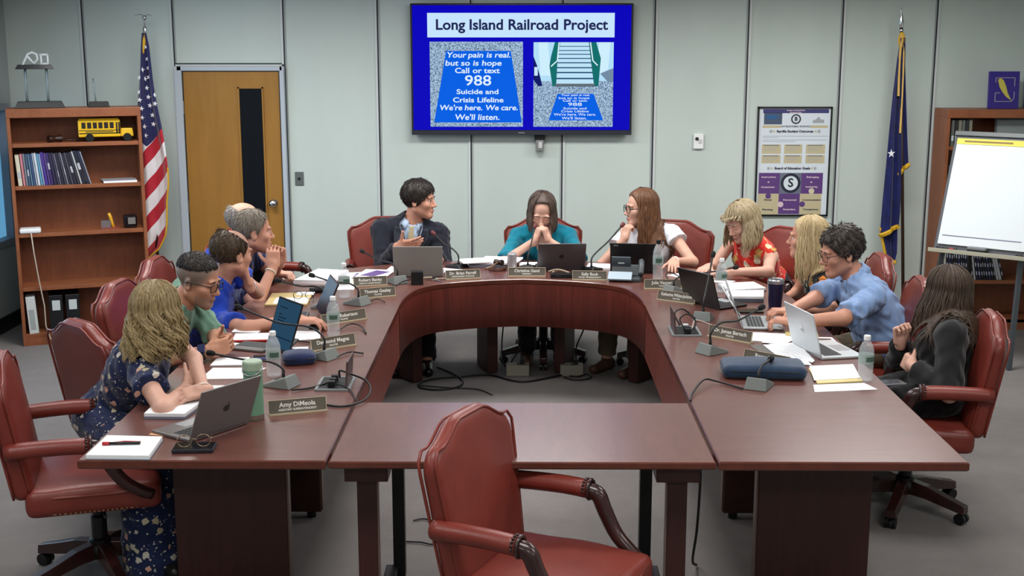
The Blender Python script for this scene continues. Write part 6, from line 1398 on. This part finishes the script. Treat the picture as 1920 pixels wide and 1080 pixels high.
for k, (x, y, r) in enumerate(((-1.03, 7.83, .25), (-.95, 7.90, -.15))):
    t = thing('brochure', ('white and purple brochure behind the far left bottle', 'purple brochure at the left of the suited man')[k], 'brochure', (x, y, TZ+.001+.004*k), r); obj('sheet', MB().box((0, 0, .002), (.20, .26, .004)), M_paper, t)
    obj('printed_panel', MB().add([(-.08, -.10, .0046), (.02, -.12, .0046), (.085, .06, .0046), (-.02, .10, .0046)], [(0, 1, 2, 3)]), mat('brochure_purple', (98, 74, 130), .5), t)
sheet('white sheet left of the plain grey laptop', [(-.90, 7.98), (-.78, 7.93), (-.70, 8.10), (-.88, 8.18)], TZ, .004, marks=5)
sheet('printed sheet right of the plain grey laptop', [(-.56, 7.98), (-.42, 7.94), (-.38, 8.06), (-.52, 8.12)], TZ, .003, marks=5)
# ---- head of the table
t = thing('power_adapter', 'black power adapter block standing before the plain grey laptop', 'adapter', (-.652, 7.565, TZ+.0005), .1); obj('block', MB().box((0, 0, .042), (.075, .05, .084)), M_black, t, bevel=.004); obj('cable', MB().tube(bez([(-.04, 0, .03), (-.09, -.01, .02), (-.13, -.06, .006), (-.15, -.04, .004)]), .004, 6), M_rub, t, smooth=True)
t = thing('keys', 'bunch of keys between power adapter and nameplate', 'keys', (-.56, 7.70, TZ+.0005)); obj('key_ring', MB().tube([(.02*math.cos(v), .02*math.sin(v), .006) for v in np.linspace(0, 6.283, 17)[:-1]], .0015, 6, closed=True), M_steel, t)
for k in range(5): a = k*1.1-.8; obj('key', MB().box((.045*math.cos(a), .045*math.sin(a), .005+.004*k), (.055, .014, .003), (0, 0, a)).cyl((.022*math.cos(a), .022*math.sin(a), .003+.004*k), (.022*math.cos(a), .022*math.sin(a), .007+.004*k), .012, 10), (M_steel, M_brass, M_dark)[k % 3], t)
sheet('white card lying behind the suited speaker nameplate', [(-.47, 7.79), (-.33, 7.81), (-.33, 7.90), (-.47, 7.88)], TZ+.03, .004)
t = thing('gavel', 'wooden gavel resting on its round block at table centre', 'gavel', (-.155, 8.06, TZ+.025), math.radians(-35)); obj('head', MB().tube([(-.03, 0, .028), (-.02, 0, .028), (0, 0, .028), (.02, 0, .028), (.03, 0, .028)], [.02, .02, .015, .02, .02], 14), dk, t); obj('handle', MB().tube([(0, -.015, .028), (.01, -.10, .012), (.012, -.16, .008)], [.006, .006, .009], 8), wood('gavel_handle', (110, 84, 64), (130, 100, 76), .4), t, smooth=True)
t = thing('sound_block', 'round wooden sound block under the gavel', 'sound block', (-.165, 8.07, TZ+.0005)); obj('disc', MB().lathe([(.06, 0), (.062, .006), (.058, .02), (.05, .024)], n=28), wood('block_wood', (72, 40, 30), (92, 54, 40), .35), t, smooth=False); obj('pad', MB().lathe([(.05, .0235), (.05, .0245)], n=28), M_dark, t)
for k, (dx, dy, r, th) in enumerate(((0, 0, .05, .02), (.02, .0, -.1, .012), (-.06, -.02, .3, .004), (.09, .01, -.2, .008))):
    sheet(('thick paper stack at the base of the centre pile', 'second paper bundle on the centre pile', 'loose folded sheet at the left of the centre pile', 'white booklet at the right end of the centre pile')[k], [(-.23+dx+.13*sx*math.cos(r)-.09*sy*math.sin(r), 8.25+dy+.13*sx*math.sin(r)+.09*sy*math.cos(r)) for sx, sy in ((-1, -1), (1, -1), (1, 1), (-1, 1))], TZ+(0, .021, .0, .034)[k] if k != 2 else TZ+.0335, th, (mat('pile_grey', (120, 124, 136), .7), M_paper, M_paper, M_paper)[k], 'paper_stack', 'papers')
t = thing('drink_can', 'silver drink can left of the centre nameplate', 'can', (-.068, 8.03, TZ+.0005)); obj('body', MB().lathe([(.026, 0), (.031, .01), (.031, .112), (.026, .122)], n=28), mat('can_silver', (176, 172, 174), .3, metal=.6), t, smooth=False); obj('top', MB().lathe([(.026, .121), (.025, .123), (.024, .120), (.001, .120)], n=28), M_steel, t); obj('tab', MB().box((0, -.004, .1225), (.012, .02, .0015)), M_steel, t)
sheet('white papers behind the centre nameplate', [(-.06, 7.92), (.14, 7.92), (.14, 8.02), (-.06, 8.02)], TZ, .012, marks=3)
sheet('white card stacked behind the centre nameplate papers', [(-.02, 8.19), (.10, 8.19), (.10, 8.32), (-.02, 8.32)], TZ, .010)
o = obj('cable_bundle', MB().tube(bez([(.17, 7.93, .76), (.23, 7.92, .775), (.30, 7.88, .762), (.26, 7.85, .757), (.19, 7.88, .756), (.24, 7.95, .765), (.33, 7.84, .757), (.42, 7.82, .755)], 40), .006, 6), mat('cable_tan', (150, 134, 116), .6), smooth=True); tag(o, 'tan cable bundle in front of the dark grey laptop', 'cable')
t = thing('hub', 'small black box in front of the dark grey laptop', 'box', (.26, 7.80, TZ+.0005), -.03); obj('case', MB().box((0, 0, .014), (.16, .06, .028)), M_black, t, bevel=.003); obj('socket', MB().box((-.03, -.031, .014), (.03, .002, .012)), M_dark, t)
sheet('white papers right of the dark grey laptop', [(.42, 8.10), (.62, 8.05), (.63, 8.22), (.45, 8.26)], TZ, .014, marks=4); sheet('white card behind the left phone nameplate', [(.36, 7.79), (.53, 7.78), (.53, 7.87), (.37, 7.88)], TZ, .03)
t = thing('desk_phone', 'grey desk phone with tilted display, facing the woman in white', 'phone', (.655, 7.735, TZ+.0005), math.radians(170)); g1 = mat('phone_grey', (66, 72, 76), .45); g2 = mat('phone_light', (150, 166, 178), .4)
obj('body', MB().box((0, 0, .012), (.20, .17, .024)).box((0, -.03, .05), (.18, .05, .075), (.4, 0, 0)), g1, t, bevel=.006)
obj('display', MB().box((.03, -.01, .105), (.12, .012, .09), (.45, 0, math.pi)), mat('phone_display', (70, 78, 84), .3), t, bevel=.003); obj('rear_shell', MB().box((.03, .075, .035), (.15, .012, .08), (1.1, 0, 0)), g2, t, bevel=.003)
obj('brand_mark', MB().box((.03, .004, .105), (.04, .001, .012), (.45, 0, math.pi)), mat('light_grey', (196, 200, 200), .5), t)
hs_ = obj('handset', MB().tube(bez([(-.09, -.06, .085), (-.095, -.02, .115), (-.10, .03, .10), (-.10, .08, .05)]), [.022]+[.016]*22+[.022] if False else .018, 10), g1, t, smooth=True); obj('cord', MB().tube([(-.10+.008*math.cos(v), .08+.008*math.sin(v)-.0022*v, .03+.0005*v) for v in np.linspace(0, 50, 160)], .002, 5), M_rub, t)
sheet('white sheet right of the tall bottle, far right bend', [(.93, 7.88), (1.08, 7.72), (1.15, 7.80), (1.02, 7.96)], TZ, marks=4)
t = thing('power_adapter', 'flat black box behind the right bend nameplate', 'adapter', (1.0, 7.56, TZ+.0005), -.3); obj('block', MB().box((0, 0, .012), (.18, .07, .024)), M_dark, t, bevel=.003); obj('cable', MB().tube(bez([(-.09, 0, .02), (-.12, .03, .05), (-.10, .08, .06), (-.02, .09, .02)]), .004, 6), M_rub, t, smooth=True)
# ---- right wing
openbook('white paper pad in front of the woman in red', [(1.23, 7.28), (1.47, 7.36), (1.43, 7.56), (1.20, 7.50)], TZ, .008, mat('cover_dark', (80, 84, 92), .6))
openbook('thick open binder of paper beside the dark tumbler', [(1.19, 7.03), (1.39, 7.02), (1.43, 7.22), (1.20, 7.20)], TZ, .022, mat('cover_dark', (80, 84, 92), .6))
sheet('white sheet under the hand of the woman in red', [(1.12, 7.70), (1.28, 7.60), (1.34, 7.68), (1.20, 7.80)], TZ, marks=4)
t = thing('tumbler', 'dark blue insulated tumbler with steel rim, right wing', 'tumbler', (1.428, 6.885, TZ+.0005)); obj('body', MB().lathe([(.034, 0), (.036, .004), (.046, .135), (.046, .14)], n=28), mat('tumbler_navy', (22, 20, 52), .35), t, smooth=False); obj('rim', MB().lathe([(.0465, .14), (.047, .142), (.047, .158), (.043, .165), (.040, .158)], n=28), M_steel, t, smooth=False); obj('lid', MB().lathe([(.043, .154), (.043, .159), (.001, .159)], n=24), M_black, t)
t = thing('phone', 'black phone beside the hands of the man in light blue', 'phone', (1.26, 6.76, TZ+.0005), .05); obj('case', MB().box((0, 0, .006), (.15, .075, .012)), M_black, t, bevel=.003); obj('glass', MB().box((0, 0, .0122), (.142, .068, .001)), mat('phone_glass', (18, 20, 26), .1), t)
sheet('white sheet right of the crossed nameplate', [(1.10, 6.27), (1.13, 6.08), (1.30, 6.02), (1.38, 6.22)], TZ, .003, marks=6)
sheet('yellow note pad under the forearm of the man in light blue', [(1.34, 6.17), (1.50, 6.14), (1.52, 6.26), (1.36, 6.28)], TZ, .008, mat('note_yellow', (214, 196, 140), .7))
sheet('dark grey folder between crossed nameplate and navy sleeve', [(1.12, 5.98), (1.20, 5.56), (1.33, 5.60), (1.26, 6.0)], TZ, .002, mat('folder_charcoal', (92, 90, 86), .7), 'folder', 'folder')
sheet('large printed sheet on the dark grey folder', [(1.19, 5.98), (1.23, 5.62), (1.34, 5.58), (1.33, 6.0)], TZ+.0025, .0015, marks=7)
sheet('white sheet behind the bright silver laptop', [(1.41, 6.07), (1.57, 6.04), (1.57, 6.15), (1.44, 6.16)], TZ, .0015, marks=3)
sheet('white sheet sticking out left of the bright silver laptop', [(1.22, 5.99), (1.35, 5.62), (1.37, 5.66), (1.37, 6.02)], TZ+.0045, .0012, marks=4)
sheet('white sheet in the gap between both silver laptops', [(1.19, 6.02), (1.30, 5.99), (1.40, 6.14), (1.27, 6.20)], TZ+.0035, .0012, marks=4)
sheet('white sheet curling out behind the right end of the navy sleeve', [(1.20, 5.575), (1.30, 5.57), (1.31, 5.70), (1.22, 5.70)], TZ+.0045, .0012, marks=3)
t = thing('ink_pen', 'brown pen on the sheet behind the bright silver laptop', 'pen', (1.49, 6.09, TZ+.0025), math.radians(-8)); obj('barrel', MB().cyl((-.06, 0, .005), (.06, 0, .005), .0045, 8), mat('pen_brown', (130, 100, 92), .4), t, smooth=True); obj('tip', MB().cyl((-.06, 0, .005), (-.072, 0, .004), .0035, 8, r2=.001), M_steel, t)
sheet('yellow pad at the right end of the navy sleeve', [(1.29, 5.26), (1.50, 5.30), (1.52, 5.56), (1.31, 5.52)], TZ, .006, mat('note_yellow', (214, 206, 140), .7))
sheet('white sheet on the yellow pad beside the navy sleeve', [(1.285, 5.30), (1.50, 5.345), (1.53, 5.585), (1.32, 5.55)], TZ+.0066, .0015, marks=5)
sheet('white sheet nearest the right table edge, below the bottle', [(1.25, 5.135), (1.53, 5.18), (1.50, 5.285), (1.27, 5.25)], TZ, .0012, marks=2)
t = thing('phone', 'grey phone on the lap of the woman in black blazer', 'phone', (1.70, 5.60, .655), .2); obj('case', MB().box((0, 0, .005), (.15, .078, .010)), mat('phone_silver', (120, 124, 130), .4), t, bevel=.003); obj('glass', MB().box((0, 0, .0105), (.142, .07, .001)), mat('phone_glass2', (70, 74, 80), .2), t)
# ---- pop-up sockets and cables
for (x, y, s_, lab) in ((-.815, 5.24, 1, 'open pop-up socket box with cables on the left wing'), (.84, 6.27, -1, 'open pop-up socket box with cables on the right wing')):
    t = thing('popup_socket', lab, 'socket box', (x, y, TZ+.0005)); obj('well', MB().box((0, 0, .003), (.135, .20, .006)), M_black, t, bevel=.002); obj('bezel', MB().box((0, .102, .004), (.15, .012, .008)).box((0, -.102, .004), (.15, .012, .008)).box((-.07, 0, .004), (.012, .2, .008)).box((.07, 0, .004), (.012, .2, .008)), M_grey, t)
    obj('lid', MB().box((s_*.062, 0, .065), (.008, .18, .12), (0, s_*.06, 0)), mat('popup_lid', (78, 62, 60), .4), t, bevel=.002)
    for k in (-.05, .0, .05): obj('plug', MB().box((-s_*.01, k, .018), (.03, .026, .026)), (M_black, M_dark, mat('light_grey', (196, 200, 200), .5) if s_ < 0 else M_black)[int(k*20+1)], t, bevel=.003)
def cable(label, pts, r=.0045, m=None, n=40): o = obj('cable', MB().tube(bez(pts, n), r, 6), m or M_rub, smooth=True); return tag(o, label, 'cable')
cable('black cable looping from the left socket box to the front nameplate', [(-.80, 5.27, .77), (-.80, 5.27, .80), (-.76, 5.25, .795), (-.68, 5.22, .77), (-.645, 5.10, .755), (-.665, 4.96, .7505), (-.74, 4.89, .7505), (-.84, 4.93, .751)])
cable('black cable between the left socket box and the first microphone', [(-.985, 5.12, .755), (-.92, 5.16, .751), (-.86, 5.22, .755), (-.83, 5.22, .77)])
cable('thin black cable dropping over the inner edge of the left wing', [(-.80, 5.17, .77), (-.745, 5.14, .755), (-.71, 5.05, .751), (-.695, 4.99, .748)], .0035)
cable('short black cable tail behind the mid left bottle', [(-.955, 6.26, .751), (-.90, 6.36, .765), (-.84, 6.33, .757), (-.80, 6.20, .751)], .004); cable('short black cable tail at the second microphone', [(-.88, 5.70, .752), (-.83, 5.78, .757), (-.76, 5.78, .751)], .004); cable('short black cable tail at the third microphone', [(-.89, 6.99, .752), (-.84, 7.05, .757), (-.79, 6.99, .751)], .0035)
cable('black cable curving over the inner edge beside the navy sleeve', [(.70, 4.985, .75), (.72, 5.08, .755), (.79, 5.24, .770), (.85, 5.27, .757), (.95, 5.17, .751)])
cable('black cable loop rising from the right socket box', [(.82, 6.32, .77), (.80, 6.38, .82), (.85, 6.44, .83), (.92, 6.46, .775)]); cable('small black cable ring in the right socket box', [(.83, 6.22, .775), (.81, 6.24, .82), (.85, 6.25, .845), (.89, 6.24, .81), (.88, 6.22, .77)], .004)
cable('beige cable from the right socket box to the crossed nameplate', [(.87, 6.22, .775), (.90, 6.30, .80), (.98, 6.30, .775), (1.03, 6.20, .757)], .004, mat('cable_beige', (170, 150, 140), .6)); cable('white laptop cable leaning beside the black laptop', [(1.13, 6.95, .86), (1.16, 6.75, .80), (1.18, 6.60, .765)], .004, mat('light_grey', (196, 200, 200), .5))
cable('black cable hanging from the folding table to the carpet', [(.66, 4.42, .70), (.685, 4.55, .56), (.70, 4.70, .30), (.71, 4.86, .10), (.75, 5.02, .008)], .006)
FL = lambda *p: [(x, y, .008) for x, y in p]
cable('thick black cable looped on the carpet inside the U', FL((-.59, 8.36), (-.48, 8.20), (-.40, 8.02), (-.41, 7.86), (-.53, 7.78), (-.66, 7.82), (-.67, 7.95), (-.58, 8.05), (-.42, 8.10), (-.23, 8.15), (-.07, 8.01), (.02, 7.98), (.14, 8.05), (.28, 8.16)), .007, None, 90)
cable('thin black cable trailing on the carpet behind the foreground chair', FL((-.67, 7.88), (-.48, 7.83), (-.29, 7.79), (-.19, 7.66)), .004); cable('short thin cable on carpet left of the foreground chair', FL((-.51, 5.52), (-.46, 5.54), (-.39, 5.49), (-.34, 5.44)), .004); cable('longer thin cable on carpet left of the foreground chair', FL((-.56, 5.27), (-.46, 5.26), (-.40, 5.24), (-.37, 5.33)), .004)
for x, lab in ((-.03, 'beige floor power box under the table, left of the pair'), (.335, 'beige floor power box with cables, right of the pair')):
    t = thing('floor_power_box', lab, 'power box', (x, 8.19, 0), 0, 'floor power boxes'); obj('housing', MB().box((0, 0, .038), (.155, .09, .075)), mat('box_beige', (150, 148, 132), .6), t, bevel=.004); obj('outlet', MB().box((.02, 0, .077), (.05, .04, .004)), M_dark, t); obj('plug', MB().box((.03, .0, .095), (.03, .03, .035)), M_black, t, bevel=.003)
cable('black cable rising from the left floor power box', [(-.0, 8.19, .11), (-.02, 8.22, .16), (-.11, 8.28, .03), (-.14, 8.33, .15), (-.12, 8.36, .42)], .005); cable('black cable hanging down to the right floor power box', [(.365, 8.19, .11), (.37, 8.2, .20), (.43, 8.24, .35), (.47, 8.27, .62)], .005); cable('coiled black cable in front of the right floor power box', FL((.28, 8.10), (.33, 8.04), (.40, 8.03), (.46, 8.09), (.44, 8.18), (.38, 8.12), (.32, 8.13)), .005)
